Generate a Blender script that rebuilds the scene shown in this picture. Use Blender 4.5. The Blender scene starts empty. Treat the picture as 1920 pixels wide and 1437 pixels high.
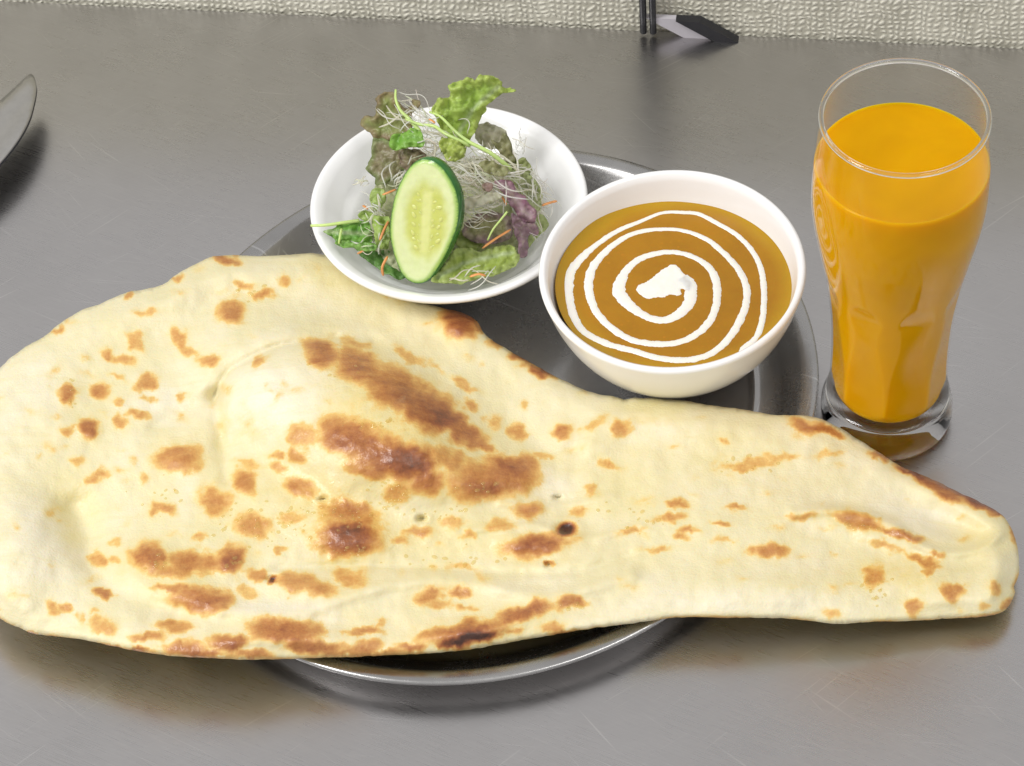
import bpy, bmesh, math, random
import numpy as np
from mathutils import Vector, noise, geometry

random.seed(7)
S = bpy.context.scene
COL = S.collection

# ------------------------------------------------------------------ camera
F_PX = 5500.0                       # focal length in pixels of the 1920 px wide photograph
PITCH, ROLL, DIST = math.radians(48.3), math.radians(4.6), 1.28
FW = np.array([0, math.cos(PITCH), -math.sin(PITCH)])
_U0 = np.array([0, math.sin(PITCH), math.cos(PITCH)])
_X0 = np.array([1.0, 0, 0])
RT = math.cos(ROLL) * _X0 - math.sin(ROLL) * _U0
UP = math.cos(ROLL) * _U0 + math.sin(ROLL) * _X0
CAM = -DIST * FW

cd = bpy.data.cameras.new('camera')
cam = bpy.data.objects.new('camera', cd)
COL.objects.link(cam)
from mathutils import Matrix
m = Matrix.Identity(4)
for r in range(3):
    m[r][0], m[r][1], m[r][2], m[r][3] = RT[r], UP[r], -FW[r], CAM[r]
cam.matrix_world = m
cd.sensor_fit = 'HORIZONTAL'
cd.sensor_width = 36
cd.lens = 36 * F_PX / 1920
cd.clip_start = 0.05
cd.clip_end = 50
S.camera = cam

# ------------------------------------------------------------------ light
W = bpy.data.worlds.new('World')
S.world = W
W.use_nodes = True
bg = W.node_tree.nodes['Background']
bg.inputs[0].default_value = (1.0, 0.985, 0.975, 1)
bg.inputs[1].default_value = 0.59

def lamp(name, loc, target, sx, sy, power, col):
    l = bpy.data.lights.new(name, 'AREA')
    l.shape = 'RECTANGLE'
    l.size, l.size_y, l.energy, l.color = sx, sy, power, col
    o = bpy.data.objects.new(name, l)
    COL.objects.link(o)
    o.location = loc
    o.rotation_euler = (Vector(target) - Vector(loc)).to_track_quat('-Z', 'Y').to_euler()
    return o
lamp('ceiling_and_fill_lamp', (-1.55, -0.45, 1.95), (0, 0, 0), 0.7, 1.5, 44, (1.0, 0.985, 0.97))
lamp('ceiling_and_fill_lamp', (0.75, -0.6, 1.7), (0, 0, 0), 0.9, 0.3, 5, (1.0, 0.98, 0.96))  # weak second lamp, added as fill

S.view_settings.view_transform = 'Standard'
S.view_settings.look = 'None'
S.view_settings.exposure = 0.08
S.view_settings.gamma = 1.0
S.render.engine = 'CYCLES'
S.cycles.max_bounces = 12
S.cycles.transmission_bounces = 12
S.cycles.transparent_max_bounces = 16
S.cycles.use_denoising = True
S.cycles.sample_clamp_indirect = 1.5
S.cycles.blur_glossy = 0.6

# ------------------------------------------------------------------ helpers
def ray(px, py):
    return FW + RT * ((px - 960) / F_PX) - UP * ((py - 718.5) / F_PX)

def at(px, py, z):
    """point of the place that the photograph shows at (px, py), at height z"""
    d = ray(px, py)
    return CAM + d * ((z - CAM[2]) / d[2])

def on_plane(px, py, anchor, n):
    d = ray(px, py)
    return CAM + d * (np.dot(np.asarray(anchor) - CAM, n) / np.dot(d, n))

def view_dir(right, up, back):
    v = RT * right + UP * up - FW * back
    return v / np.linalg.norm(v)

def obj(name, verts, faces, mat=None, parent=None, smooth=True):
    me = bpy.data.meshes.new(name)
    me.from_pydata([tuple(map(float, v)) for v in verts], [], faces)
    me.update()
    if smooth:
        me.polygons.foreach_set('use_smooth', [True] * len(me.polygons))
    if mat:
        me.materials.append(mat)
    o = bpy.data.objects.new(name, me)
    COL.objects.link(o)
    if parent:
        o.parent = parent
    return o

def empty(name, loc):
    o = bpy.data.objects.new(name, None)
    o.empty_display_size = 0.02
    o.location = tuple(map(float, loc))
    COL.objects.link(o)
    bpy.context.view_layer.update()
    return o

def adopt(child, parent):
    """parent a mesh built in world coordinates to an empty"""
    child.parent = parent
    child.matrix_parent_inverse = Matrix.Translation(-parent.location)
    return child

def tag(o, label=None, cat=None, group=None, kind=None):
    for k, v in (('label', label), ('category', cat), ('group', group), ('kind', kind)):
        if v:
            o[k] = v
    return o

def recalc(o):
    bm = bmesh.new()
    bm.from_mesh(o.data)
    bmesh.ops.recalc_face_normals(bm, faces=bm.faces)
    bm.to_mesh(o.data)
    bm.free()
    return o

def attr_float(o, name, vals):
    a = o.data.attributes.new(name, 'FLOAT', 'POINT')
    a.data.foreach_set('value', np.asarray(vals, dtype=np.float32))

def attr_col(o, name, cols):
    a = o.data.attributes.new(name, 'FLOAT_COLOR', 'POINT')
    c = np.ones((len(cols), 4), dtype=np.float32)
    c[:, :3] = cols
    a.data.foreach_set('color', c.ravel())

def sm(a, b, x):
    t = np.clip((x - a) / (b - a), 0, 1)
    return t * t * (3 - 2 * t)

def lathe(profile, n=96, centre=(0, 0, 0), xf=None):
    """profile [(r, z)], closed on the axis where r is 0; xf maps (r, theta, z) to a point"""
    verts, faces, rings = [], [], []
    for r, z in profile:
        if r < 1e-7:
            rings.append([len(verts)])
            p = (0, 0, z) if xf is None else xf(0, 0, z)
            verts.append(p)
        else:
            rings.append(list(range(len(verts), len(verts) + n)))
            for k in range(n):
                t = 2 * math.pi * k / n
                verts.append((r * math.cos(t), r * math.sin(t), z) if xf is None else xf(r, t, z))
    for a, b in zip(rings, rings[1:]):
        for k in range(n):
            k2 = (k + 1) % n
            if len(a) == 1 and len(b) == 1:
                continue
            if len(a) == 1:
                faces.append((a[0], b[k2], b[k]))
            elif len(b) == 1:
                faces.append((a[k], a[k2], b[0]))
            else:
                faces.append((a[k], a[k2], b[k2], b[k]))
    c = np.asarray(centre)
    return [np.asarray(v) + c for v in verts], faces

def spline(pts, step=None, n=None, closed=False):
    """Catmull-Rom through points of any dimension, resampled evenly"""
    P = np.asarray(pts, float)
    m_ = len(P)
    out = []
    segs = m_ if closed else m_ - 1
    for i in range(segs):
        if closed:
            p0, p1, p2, p3 = P[(i - 1) % m_], P[i], P[(i + 1) % m_], P[(i + 2) % m_]
        else:
            p0, p1, p2, p3 = P[max(i - 1, 0)], P[i], P[i + 1], P[min(i + 2, m_ - 1)]
        for t in np.linspace(0, 1, 12, endpoint=False):
            out.append(0.5 * ((2 * p1) + (-p0 + p2) * t + (2 * p0 - 5 * p1 + 4 * p2 - p3) * t * t + (-p0 + 3 * p1 - 3 * p2 + p3) * t ** 3))
    out.append(P[0] if closed else P[-1])
    out = np.array(out)
    d = np.r_[0, np.cumsum(np.linalg.norm(np.diff(out[:, :3], axis=0), axis=1))]
    k = n or max(3, int(d[-1] / step))
    q = np.linspace(0, d[-1], k, endpoint=not closed)
    return np.stack([np.interp(q, d, out[:, j]) for j in range(out.shape[1])], 1)

def tube(path, radii, sides=6, flat=1.0):
    path = np.asarray(path, float)
    n = len(path)
    radii = np.broadcast_to(radii, (n,))
    verts, faces = [], []
    prev = None
    for i in range(n):
        t = path[min(i + 1, n - 1)] - path[max(i - 1, 0)]
        t = t / (np.linalg.norm(t) + 1e-12)
        if prev is None:
            a = np.cross(t, (0.3, 0.1, 1))
        else:
            a = prev - t * np.dot(prev, t)
        a = a / (np.linalg.norm(a) + 1e-12)
        prev = a
        b = np.cross(t, a)
        for k in range(sides):
            th = 2 * math.pi * k / sides
            verts.append(path[i] + radii[i] * (a * math.cos(th) + b * math.sin(th) * flat))
    for i in range(n - 1):
        for k in range(sides):
            k2 = (k + 1) % sides
            faces.append((i * sides + k, i * sides + k2, (i + 1) * sides + k2, (i + 1) * sides + k))
    faces.append(tuple(range(sides))[::-1])
    faces.append(tuple(range((n - 1) * sides, n * sides)))
    return verts, faces

def merge(parts):
    V, Fc = [], []
    for v, f in parts:
        o = len(V)
        V += list(v)
        Fc += [tuple(i + o for i in q) for q in f]
    return V, Fc

def inside(poly, pts):
    x, y = pts[:, 0], pts[:, 1]
    res = np.zeros(len(pts), bool)
    for (x1, y1), (x2, y2) in zip(poly, np.roll(poly, -1, 0)):
        c = ((y1 > y) != (y2 > y))
        if y1 != y2:
            res ^= c & (x < (x2 - x1) * (y - y1) / (y2 - y1) + x1)
    return res

def dist_to(poly, pts, closed=True, ys=1.0):
    a = np.asarray(poly, float) * (1, ys)
    b = np.roll(a, -1, 0)
    if not closed:
        a, b = a[:-1], b[:-1]
    p = np.asarray(pts, float) * (1, ys)
    best = np.full(len(p), 1e9)
    for i in range(len(a)):
        d = b[i] - a[i]
        t = np.clip(((p - a[i]) @ d) / (d @ d + 1e-9), 0, 1)
        best = np.minimum(best, np.linalg.norm(p - (a[i] + t[:, None] * d), axis=1))
    return best

def fill(outline, step, seed=1):
    """triangulate the inside of an outline (2-D) with evenly spread points"""
    rng = np.random.default_rng(seed)
    lo, hi = outline.min(0), outline.max(0)
    gx, gy = np.meshgrid(np.arange(lo[0], hi[0], step), np.arange(lo[1], hi[1], step * 0.87))
    gx = gx + (np.arange(gx.shape[0])[:, None] % 2) * step * 0.5
    g = np.stack([gx.ravel(), gy.ravel()], 1)
    g += rng.uniform(-0.12, 0.12, g.shape) * step
    g = g[inside(outline, g)]
    g = g[dist_to(outline, g) > step * 0.55]
    v = [Vector(p) for p in outline] + [Vector(p) for p in g]
    n = len(outline)
    e = [(i, (i + 1) % n) for i in range(n)]
    r = geometry.delaunay_2d_cdt(v, e, [], 1, 1e-6)
    V = np.array([(p.x, p.y) for p in r[0]])
    tris = [tuple(f) for f in r[2]]
    return V, tris

def boundary_edges(tris):
    c = {}
    for t in tris:
        for a, b in ((t[0], t[1]), (t[1], t[2]), (t[2], t[0])):
            c[(a, b)] = 1
    return [(a, b) for (a, b) in c if (b, a) not in c]

def nz(p, s, o=0.0):
    return noise.noise(Vector((p[0] * s + o, p[1] * s - o, o * 0.37)))

# ------------------------------------------------------------------ materials
class Mat:
    def __init__(s, name):
        s.m = bpy.data.materials.new(name)
        s.m.use_nodes = True
        s.t = s.m.node_tree
        s.b = s.t.nodes['Principled BSDF']
        s.out = s.t.nodes['Material Output']
    def n(s, kind, **kw):
        nd = s.t.nodes.new(kind)
        for k, v in kw.items():
            setattr(nd, k, v)
        return nd
    def l(s, a, b):
        s.t.links.new(a, b)
    def set(s, **kw):
        for k, v in kw.items():
            i = s.b.inputs[k.replace('_', ' ')]
            i.default_value = tuple(v) + (1,) if isinstance(v, (tuple, list)) and len(v) == 3 and i.type == 'RGBA' else v
        return s
    def coords(s, scale=(1, 1, 1), rot=(0, 0, 0)):
        tc = s.n('ShaderNodeTexCoord')
        mp = s.n('ShaderNodeMapping')
        mp.inputs['Scale'].default_value = scale
        src = tc.outputs['Object']
        if any(rot):                                  # turn first, then stretch
            m0 = s.n('ShaderNodeMapping')
            m0.inputs['Rotation'].default_value = rot
            s.l(src, m0.inputs['Vector'])
            src = m0.outputs[0]
        s.l(src, mp.inputs['Vector'])
        return mp.outputs[0]
    def noise(s, scale, detail=3, rough=0.55, vec=None, dist=0.0):
        nd = s.n('ShaderNodeTexNoise')
        nd.inputs['Scale'].default_value = scale
        nd.inputs['Detail'].default_value = detail
        nd.inputs['Roughness'].default_value = rough
        nd.inputs['Distortion'].default_value = dist
        s.l(vec if vec is not None else s.coords(), nd.inputs['Vector'])
        return nd.outputs['Fac']
    def ramp(s, fac, stops):
        r = s.n('ShaderNodeValToRGB')
        e = r.color_ramp.elements
        while len(e) < len(stops):
            e.new(0.5)
        for i, (p, c) in enumerate(stops):
            e[i].position = p
            e[i].color = tuple(c) + (1,) if len(c) == 3 else c
        s.l(fac, r.inputs[0])
        return r.outputs[0]
    def math(s, op, a, b=None, clamp=False):
        nd = s.n('ShaderNodeMath', operation=op, use_clamp=clamp)
        for i, v in enumerate((a, b)):
            if v is None:
                continue
            if isinstance(v, (int, float)):
                nd.inputs[i].default_value = v
            else:
                s.l(v, nd.inputs[i])
        return nd.outputs[0]
    def remap(s, v, a, b, c, d):
        nd = s.n('ShaderNodeMapRange')
        for i, q in enumerate((a, b, c, d)):
            nd.inputs[i + 1].default_value = q
        s.l(v, nd.inputs[0])
        return nd.outputs[0]
    def mix(s, fac, a, b, mode='MIX'):
        nd = s.n('ShaderNodeMix', data_type='RGBA', blend_type=mode)
        for i, v in ((0, fac), (6, a), (7, b)):
            if isinstance(v, (int, float)):
                nd.inputs[i].default_value = v
            elif isinstance(v, tuple):
                nd.inputs[i].default_value = v + (1,)
            else:
                s.l(v, nd.inputs[i])
        return nd.outputs[2]
    def attr(s, name, out='Fac'):
        nd = s.n('ShaderNodeAttribute', attribute_name=name)
        return nd.outputs[out]
    def bump(s, h, strength, dist, target=None, prev=None):
        nd = s.n('ShaderNodeBump')
        nd.inputs['Strength'].default_value = strength
        nd.inputs['Distance'].default_value = dist
        s.l(h, nd.inputs['Height'])
        if prev is not None:
            s.l(prev, nd.inputs['Normal'])
        s.l(nd.outputs[0], (target or s.b.inputs['Normal']))
        return nd.outputs[0]

def mat_table():
    M = Mat('brushed_steel_table')
    M.set(Metallic=1.0)
    blot = M.noise(9, 4, 0.6)
    fine = M.noise(420, 3, 0.6)
    brush = M.noise(60, 4, 0.65, M.coords((1, 14, 1), (0, 0, math.radians(-18))))
    c = M.ramp(blot, [(0.3, (0.505, 0.493, 0.494)), (0.7, (0.555, 0.543, 0.544))])
    # scratches: thin stretched threads in a few directions, patchy
    total = None
    for k, (ang, al, ac, th) in enumerate(((34, 16, 1100, 0.70), (46, 22, 900, 0.71), (-38, 20, 1000, 0.715), (12, 18, 1200, 0.71), (58, 26, 1000, 0.715), (150, 14, 800, 0.72))):
        nn = M.noise(1.0, 0.5, 0.5, M.coords((al, ac, 1), (0, 0, math.radians(ang))))
        patch = M.noise(9 + 3 * k, 2, 0.5)
        v = M.math('MULTIPLY', M.remap(nn, th, th + 0.06, 0, 1), M.remap(patch, 0.47, 0.62, 0, 1))
        total = v if total is None else M.math('MAXIMUM', total, v)
    c2 = M.mix(M.math('MULTIPLY', total, 0.24), c, (0.95, 0.93, 0.9))
    c2 = M.mix(M.remap(brush, 0.3, 0.7, 0.0, 0.12), c2, (0.4, 0.39, 0.38))
    grain = M.noise(1.0, 2, 0.6, M.coords((60, 1800, 1), (0, 0, math.radians(30))))
    c2 = M.mix(M.remap(grain, 0.35, 0.7, 0.0, 0.10), c2, (0.8, 0.79, 0.78))
    smudge = M.noise(24, 5, 0.7)
    r = M.math('ADD', M.remap(smudge, 0.35, 0.7, 0.275, 0.325), M.remap(grain, 0.3, 0.7, -0.03, 0.03))
    M.l(c2, M.b.inputs['Base Color'])
    M.l(r, M.b.inputs['Roughness'])
    n1 = M.bump(brush, 0.04, 0.0003)
    return M.m

def mat_tray():
    M = Mat('worn_stainless_steel')
    M.set(Metallic=1.0)
    blot = M.noise(22, 4, 0.6)
    fine = M.noise(900, 2, 0.6)
    c = M.ramp(blot, [(0.3, (0.37, 0.365, 0.36)), (0.7, (0.48, 0.475, 0.47))])
    sc = M.noise(90, 1.5, 0.5, M.coords((0.2, 6, 1), (0, 0, 0.6)))
    sc2 = M.noise(80, 1.5, 0.5, M.coords((6, 0.25, 1), (0, 0, 0.3)))
    s = M.math('MAXIMUM', M.remap(sc, 0.7, 0.74, 0, 1), M.remap(sc2, 0.71, 0.75, 0, 1))
    M.l(M.mix(M.math('MULTIPLY', s, 0.4), c, (0.8, 0.8, 0.8)), M.b.inputs['Base Color'])
    M.l(M.math('ADD', M.remap(blot, 0.3, 0.7, 0.2, 0.3), M.remap(fine, 0.3, 0.7, -0.03, 0.03)), M.b.inputs['Roughness'])
    M.bump(fine, 0.08, 0.0002)
    return M.m

def mat_wall():
    M = Mat('woven_wallpaper')
    v = M.coords((1, 1, 1))
    w1 = M.n('ShaderNodeTexWave', wave_type='BANDS', bands_direction='X')
    w2 = M.n('ShaderNodeTexWave', wave_type='BANDS', bands_direction='Z')
    for w in (w1, w2):
        w.inputs['Scale'].default_value = 96
        w.inputs['Distortion'].default_value = 7.0
        w.inputs['Detail'].default_value = 2
        w.inputs['Detail Scale'].default_value = 1.2
        M.l(v, w.inputs['Vector'])
    h = M.math('MULTIPLY', w1.outputs['Fac'], w2.outputs['Fac'])
    n = M.noise(60, 4)
    h2 = M.math('ADD', M.math('MULTIPLY', h, M.remap(M.noise(260, 3), 0.3, 0.7, 0.35, 1.1)), M.math('MULTIPLY', n, 0.7))
    c = M.ramp(h2, [(0.25, (0.42, 0.405, 0.33)), (0.8, (0.78, 0.76, 0.65))])
    M.l(c, M.b.inputs['Base Color'])
    M.set(Roughness=0.8)
    M.bump(h2, 0.8, 0.0012)
    return M.m

def mat_porcelain():
    M = Mat('white_porcelain')
    n = M.noise(35, 3)
    M.l(M.ramp(n, [(0.3, (0.90, 0.90, 0.90)), (0.7, (0.925, 0.925, 0.925))]), M.b.inputs['Base Color'])
    M.set(Roughness=0.16, IOR=1.5, Coat_Weight=0.25, Coat_Roughness=0.06)
    M.bump(M.noise(16, 2), 0.05, 0.002)
    return M.m

def mat_naan():
    M = Mat('baked_naan_dough')
    brown = M.attr('brown')
    oil = M.attr('oil')
    n1 = M.noise(260, 5, 0.65)
    n2 = M.noise(900, 3, 0.6)
    n3 = M.noise(38, 4, 0.6)
    streak = M.noise(120, 4, 0.6, M.coords((0.35, 1.6, 1), (0, 0, -0.2)))
    live = M.remap(brown, 0.02, 0.25, 0.0, 1.0)
    wob = M.math('ADD', M.remap(n1, 0.25, 0.75, -0.11, 0.11), M.remap(n2, 0.25, 0.75, -0.05, 0.05))
    wob = M.math('ADD', wob, M.remap(streak, 0.25, 0.75, -0.12, 0.12))
    b = M.math('ADD', brown, M.math('MULTIPLY', wob, live))
    col = M.ramp(M.math('DIVIDE', b, 1.4), [
        (0.0, (0.755, 0.685, 0.425)), (0.11, (0.77, 0.64, 0.32)), (0.24, (0.75, 0.50, 0.17)),
        (0.40, (0.62, 0.325, 0.095)), (0.58, (0.45, 0.178, 0.046)), (0.72, (0.29, 0.088, 0.026)), (0.93, (0.06, 0.018, 0.009))])
    # pale patches and yellowish butter on the dough itself
    palef = M.math('ADD', M.remap(n3, 0.42, 0.68, 0.0, 0.35), M.math('MULTIPLY', M.attr('pale'), 0.8), clamp=True)
    pale = M.mix(palef, col, (0.84, 0.79, 0.67))
    mot = M.noise(85, 5, 0.65)
    pale = M.mix(M.remap(mot, 0.48, 0.72, 0.0, 0.4), pale, (0.73, 0.655, 0.36))
    lines = M.noise(1.0, 4, 0.65, M.coords((28, 240, 1), (0, 0, math.radians(9))))
    pale = M.mix(M.remap(lines, 0.52, 0.72, 0.0, 0.35), pale, (0.72, 0.62, 0.31))
    col = M.mix(M.remap(b, 0.05, 0.3, 1.0, 0.0), col, pale)
    butter = M.math('MULTIPLY', oil, M.remap(n1, 0.3, 0.7, 0.5, 1.0))
    col = M.mix(M.math('MULTIPLY', butter, 0.62), col, M.mix(0.9, col, (0.92, 0.84, 0.38), 'MULTIPLY'))
    M.l(col, M.b.inputs['Base Color'])
    wet = M.noise(48, 3, 0.6)
    gl = M.math('MAXIMUM', M.math('MULTIPLY', oil, 1.0), M.remap(brown, 0.35, 0.8, 0.0, 0.8))
    gl = M.math('MULTIPLY', gl, M.remap(wet, 0.4, 0.58, 0.25, 1.0))
    M.l(M.remap(gl, 0.0, 1.0, 0.58, 0.36), M.b.inputs['Roughness'])
    M.l(M.math('ADD', M.math('MULTIPLY', gl, 0.6), 0.08), M.b.inputs['Coat Weight'])
    M.set(Coat_Roughness=0.12)
    M.b.inputs['Subsurface Weight'].default_value = 0.18
    M.b.inputs['Subsurface Radius'].default_value = (1.0, 0.6, 0.3)
    M.b.inputs['Subsurface Scale'].default_value = 0.003
    k1 = M.bump(n3, 0.3, 0.002)
    k2 = M.bump(streak, 0.3, 0.0008, prev=k1)
    k3 = M.bump(n1, 0.35, 0.0006, prev=k2)
    kk = M.bump(n2, 0.5, 0.0005, prev=k3)
    M.l(kk, M.b.inputs['Coat Normal'])
    return M.m

def mat_simple(name, col, rough=0.5, sss=0.0, coat=0.0, var=0.12, scale=120, bump=0.15, metal=0.0, sscale=0.002):
    M = Mat(name)
    n = M.noise(scale, 4, 0.6)
    a = tuple(max(0, c * (1 - var)) for c in col)
    b = tuple(min(1, c * (1 + var)) for c in col)
    M.l(M.ramp(n, [(0.3, a), (0.7, b)]), M.b.inputs['Base Color'])
    M.set(Roughness=rough, Metallic=metal, Coat_Weight=coat, Coat_Roughness=0.1)
    if sss:
        M.b.inputs['Subsurface Weight'].default_value = sss
        M.b.inputs['Subsurface Radius'].default_value = (1.0, 0.7, 0.4)
        M.b.inputs['Subsurface Scale'].default_value = sscale
    if bump:
        M.bump(n, bump, 0.0006)
    return M.m

def mat_leaf():
    M = Mat('leaf_tissue')
    c = M.n('ShaderNodeGamma'); c.inputs[1].default_value = 0.60; M.l(M.attr('tint', 'Color'), c.inputs[0]); c = c.outputs[0]
    n = M.noise(170, 4, 0.6)
    vor = M.n('ShaderNodeTexVoronoi', feature='DISTANCE_TO_EDGE')
    vor.inputs['Scale'].default_value = 210
    M.l(M.coords(), vor.inputs['Vector'])
    vein = M.remap(vor.outputs['Distance'], 0.0, 0.07, 1.0, 0.0)
    col = M.mix(M.remap(n, 0.3, 0.7, 0.0, 0.45), c, M.mix(1.0, c, (0.5, 0.55, 0.4), 'MULTIPLY'))
    col = M.mix(M.math('MULTIPLY', vein, 0.28), col, M.mix(0.5, col, (0.6, 0.75, 0.3)))
    M.l(col, M.b.inputs['Base Color'])
    M.set(Roughness=0.42, Coat_Weight=0.12, Coat_Roughness=0.12)
    b1 = M.bump(n, 0.4, 0.0012)
    M.bump(vor.outputs['Distance'], 0.5, 0.0010, prev=b1)
    tr = M.n('ShaderNodeBsdfTranslucent')
    M.l(M.mix(0.35, col, (0.75, 0.9, 0.2)), tr.inputs['Color'])
    ms = M.n('ShaderNodeMixShader')
    ms.inputs[0].default_value = 0.3
    M.l(M.b.outputs[0], ms.inputs[1])
    M.l(tr.outputs[0], ms.inputs[2])
    M.l(ms.outputs[0], M.out.inputs[0])
    return M.m

def mat_shred():
    M = Mat('translucent_radish_shred')
    M.l(M.attr('tint', 'Color'), M.b.inputs['Base Color'])
    M.set(Roughness=0.28)
    tr = M.n('ShaderNodeBsdfTranslucent')
    M.l(M.attr('tint', 'Color'), tr.inputs[0])
    ms = M.n('ShaderNodeMixShader')
    ms.inputs[0].default_value = 0.45
    M.l(M.b.outputs[0], ms.inputs[1])
    M.l(tr.outputs[0], ms.inputs[2])
    tp = M.n('ShaderNodeBsdfTransparent')
    m2 = M.n('ShaderNodeMixShader')
    m2.inputs[0].default_value = 0.38
    M.l(ms.outputs[0], m2.inputs[1])
    M.l(tp.outputs[0], m2.inputs[2])
    M.l(m2.outputs[0], M.out.inputs[0])
    return M.m

def mat_glass():
    M = Mat('clear_glass')
    M.set(Base_Color=(1.0, 1.0, 0.995), Roughness=0.0, IOR=1.5)
    M.b.inputs['Transmission Weight'].default_value = 1.0
    n = M.noise(40, 2)
    M.bump(n, 0.02, 0.001)
    return M.m

def mat_juice():
    M = Mat('mango_orange_juice')
    n = M.noise(26, 3, 0.6, None, 0.6)
    M.l(M.ramp(n, [(0.3, (0.60, 0.290, 0.0002)), (0.7, (0.68, 0.340, 0.0004))]), M.b.inputs['Base Color'])
    M.set(Roughness=0.08, IOR=1.34, Specular_IOR_Level=0.12)
    M.b.inputs['Subsurface Weight'].default_value = 0.75
    M.b.inputs['Subsurface Radius'].default_value = (1.0, 0.5, 0.04)
    M.b.inputs['Subsurface Scale'].default_value = 0.014
    return M.m

def mat_curry():
    M = Mat('orange_brown_curry')
    n = M.noise(60, 4, 0.6)
    e = M.attr('edge')
    c = M.ramp(n, [(0.3, (0.355, 0.160, 0.002)), (0.7, (0.415, 0.190, 0.003))])
    spk = M.n('ShaderNodeTexVoronoi')
    spk.inputs['Scale'].default_value = 330
    M.l(M.coords(), spk.inputs['Vector'])
    sp = M.math('MULTIPLY', M.remap(spk.outputs['Distance'], 0.16, 0.26, 1.0, 0.0), M.remap(M.noise(75, 3), 0.5, 0.66, 0.0, 0.5))
    c = M.mix(sp, c, (0.50, 0.20, 0.004))
    M.l(M.mix(M.math('MULTIPLY', e, 0.75), c, (0.50, 0.30, 0.008)), M.b.inputs['Base Color'])
    M.set(Roughness=0.16, IOR=1.45)
    M.b.inputs['Subsurface Weight'].default_value = 0.15
    M.b.inputs['Subsurface Scale'].default_value = 0.003
    f = M.noise(700, 3)
    k = M.bump(n, 0.22, 0.0012)
    M.bump(f, 0.12, 0.0003, prev=k)
    return M.m

def mat_thin_glass():
    M = Mat('thin_clear_glass')
    tp = M.n('ShaderNodeBsdfTransparent')
    tp.inputs[0].default_value = (0.985, 0.99, 0.985, 1)
    gs = M.n('ShaderNodeBsdfGlossy')
    gs.inputs['Roughness'].default_value = 0.015
    gs.inputs['Color'].default_value = (1, 1, 1, 1)
    lw = M.n('ShaderNodeLayerWeight')
    lw.inputs['Blend'].default_value = 0.5
    frs = M.math('ADD', M.math('MULTIPLY', M.math('POWER', lw.outputs['Facing'], 5.0), 0.55), 0.010)
    n = M.noise(40, 2)
    bp = M.n('ShaderNodeBump')
    bp.inputs['Strength'].default_value = 0.03
    bp.inputs['Distance'].default_value = 0.001
    M.l(n, bp.inputs['Height'])
    M.l(bp.outputs[0], gs.inputs['Normal'])
    ms = M.n('ShaderNodeMixShader')
    M.l(frs, ms.inputs[0])
    M.l(tp.outputs[0], ms.inputs[1])
    M.l(gs.outputs[0], ms.inputs[2])
    M.l(ms.outputs[0], M.out.inputs[0])
    return M.m

MT = dict(thin_glass=mat_thin_glass(), table=mat_table(), tray=mat_tray(), wall=mat_wall(), china=mat_porcelain(), naan=mat_naan(), leaf=mat_leaf(),
          shred=mat_shred(), glass=mat_glass(), juice=mat_juice(), curry=mat_curry())
def mat_butter():
    M = Mat('melted_butter')
    tp = M.n('ShaderNodeBsdfTransparent')
    tp.inputs[0].default_value = (1.0, 0.97, 0.85, 1)
    M.set(Base_Color=(0.75, 0.58, 0.22), Roughness=0.05)
    M.b.inputs['Specular IOR Level'].default_value = 0.9
    ms = M.n('ShaderNodeMixShader')
    ms.inputs[0].default_value = 0.22
    M.l(tp.outputs[0], ms.inputs[1])
    M.l(M.b.outputs[0], ms.inputs[2])
    M.l(ms.outputs[0], M.out.inputs[0])
    return M.m
MT['butter'] = mat_butter()
MT['cream'] = mat_simple('white_cream', (0.88, 0.86, 0.79), 0.35, 0.3, 0, 0.03, 200, 0.25)
MT['carrot'] = mat_simple('orange_carrot', (0.72, 0.31, 0.10), 0.35, 0.25, 0.1, 0.2, 200)
MT['stem'] = mat_simple('pale_green_stem', (0.50, 0.66, 0.22), 0.32, 0.25, 0.1, 0.2, 90)
MT['peel'] = mat_simple('dark_green_cucumber_peel', (0.018, 0.135, 0.012), 0.22, 0.1, 0.3, 0.35, 160)
MT['seed'] = mat_simple('cucumber_seed', (0.62, 0.65, 0.20), 0.3, 0.4, 0.1, 0.06, 300, 0.05)
MT['steel'] = mat_simple('cutlery_steel', (0.52, 0.51, 0.49), 0.34, 0, 0, 0.06, 200, 0.05, 1.0)
MT['black'] = mat_simple('black_plastic', (0.018, 0.018, 0.022), 0.4, 0, 0, 0.2, 90)
MT['card'] = mat_simple('pale_lilac_card', (0.50, 0.48, 0.52), 0.45, 0, 0, 0.05, 60, 0.05)

def mat_cucumber():
    M = Mat('cucumber_flesh')
    c = M.attr('tint', 'Color')
    n = M.noise(260, 4, 0.6)
    M.l(M.mix(M.remap(n, 0.3, 0.7, 0.0, 0.35), c, M.mix(1.0, c, (0.75, 0.82, 0.55), 'MULTIPLY')), M.b.inputs['Base Color'])
    M.set(Roughness=0.25, Coat_Weight=0.4, Coat_Roughness=0.12)
    M.b.inputs['Subsurface Weight'].default_value = 0.35
    M.b.inputs['Subsurface Radius'].default_value = (0.8, 1, 0.4)
    M.b.inputs['Subsurface Scale'].default_value = 0.003
    M.bump(n, 0.3, 0.0006)
    return M.m
MT['cucumber'] = mat_cucumber()

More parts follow.
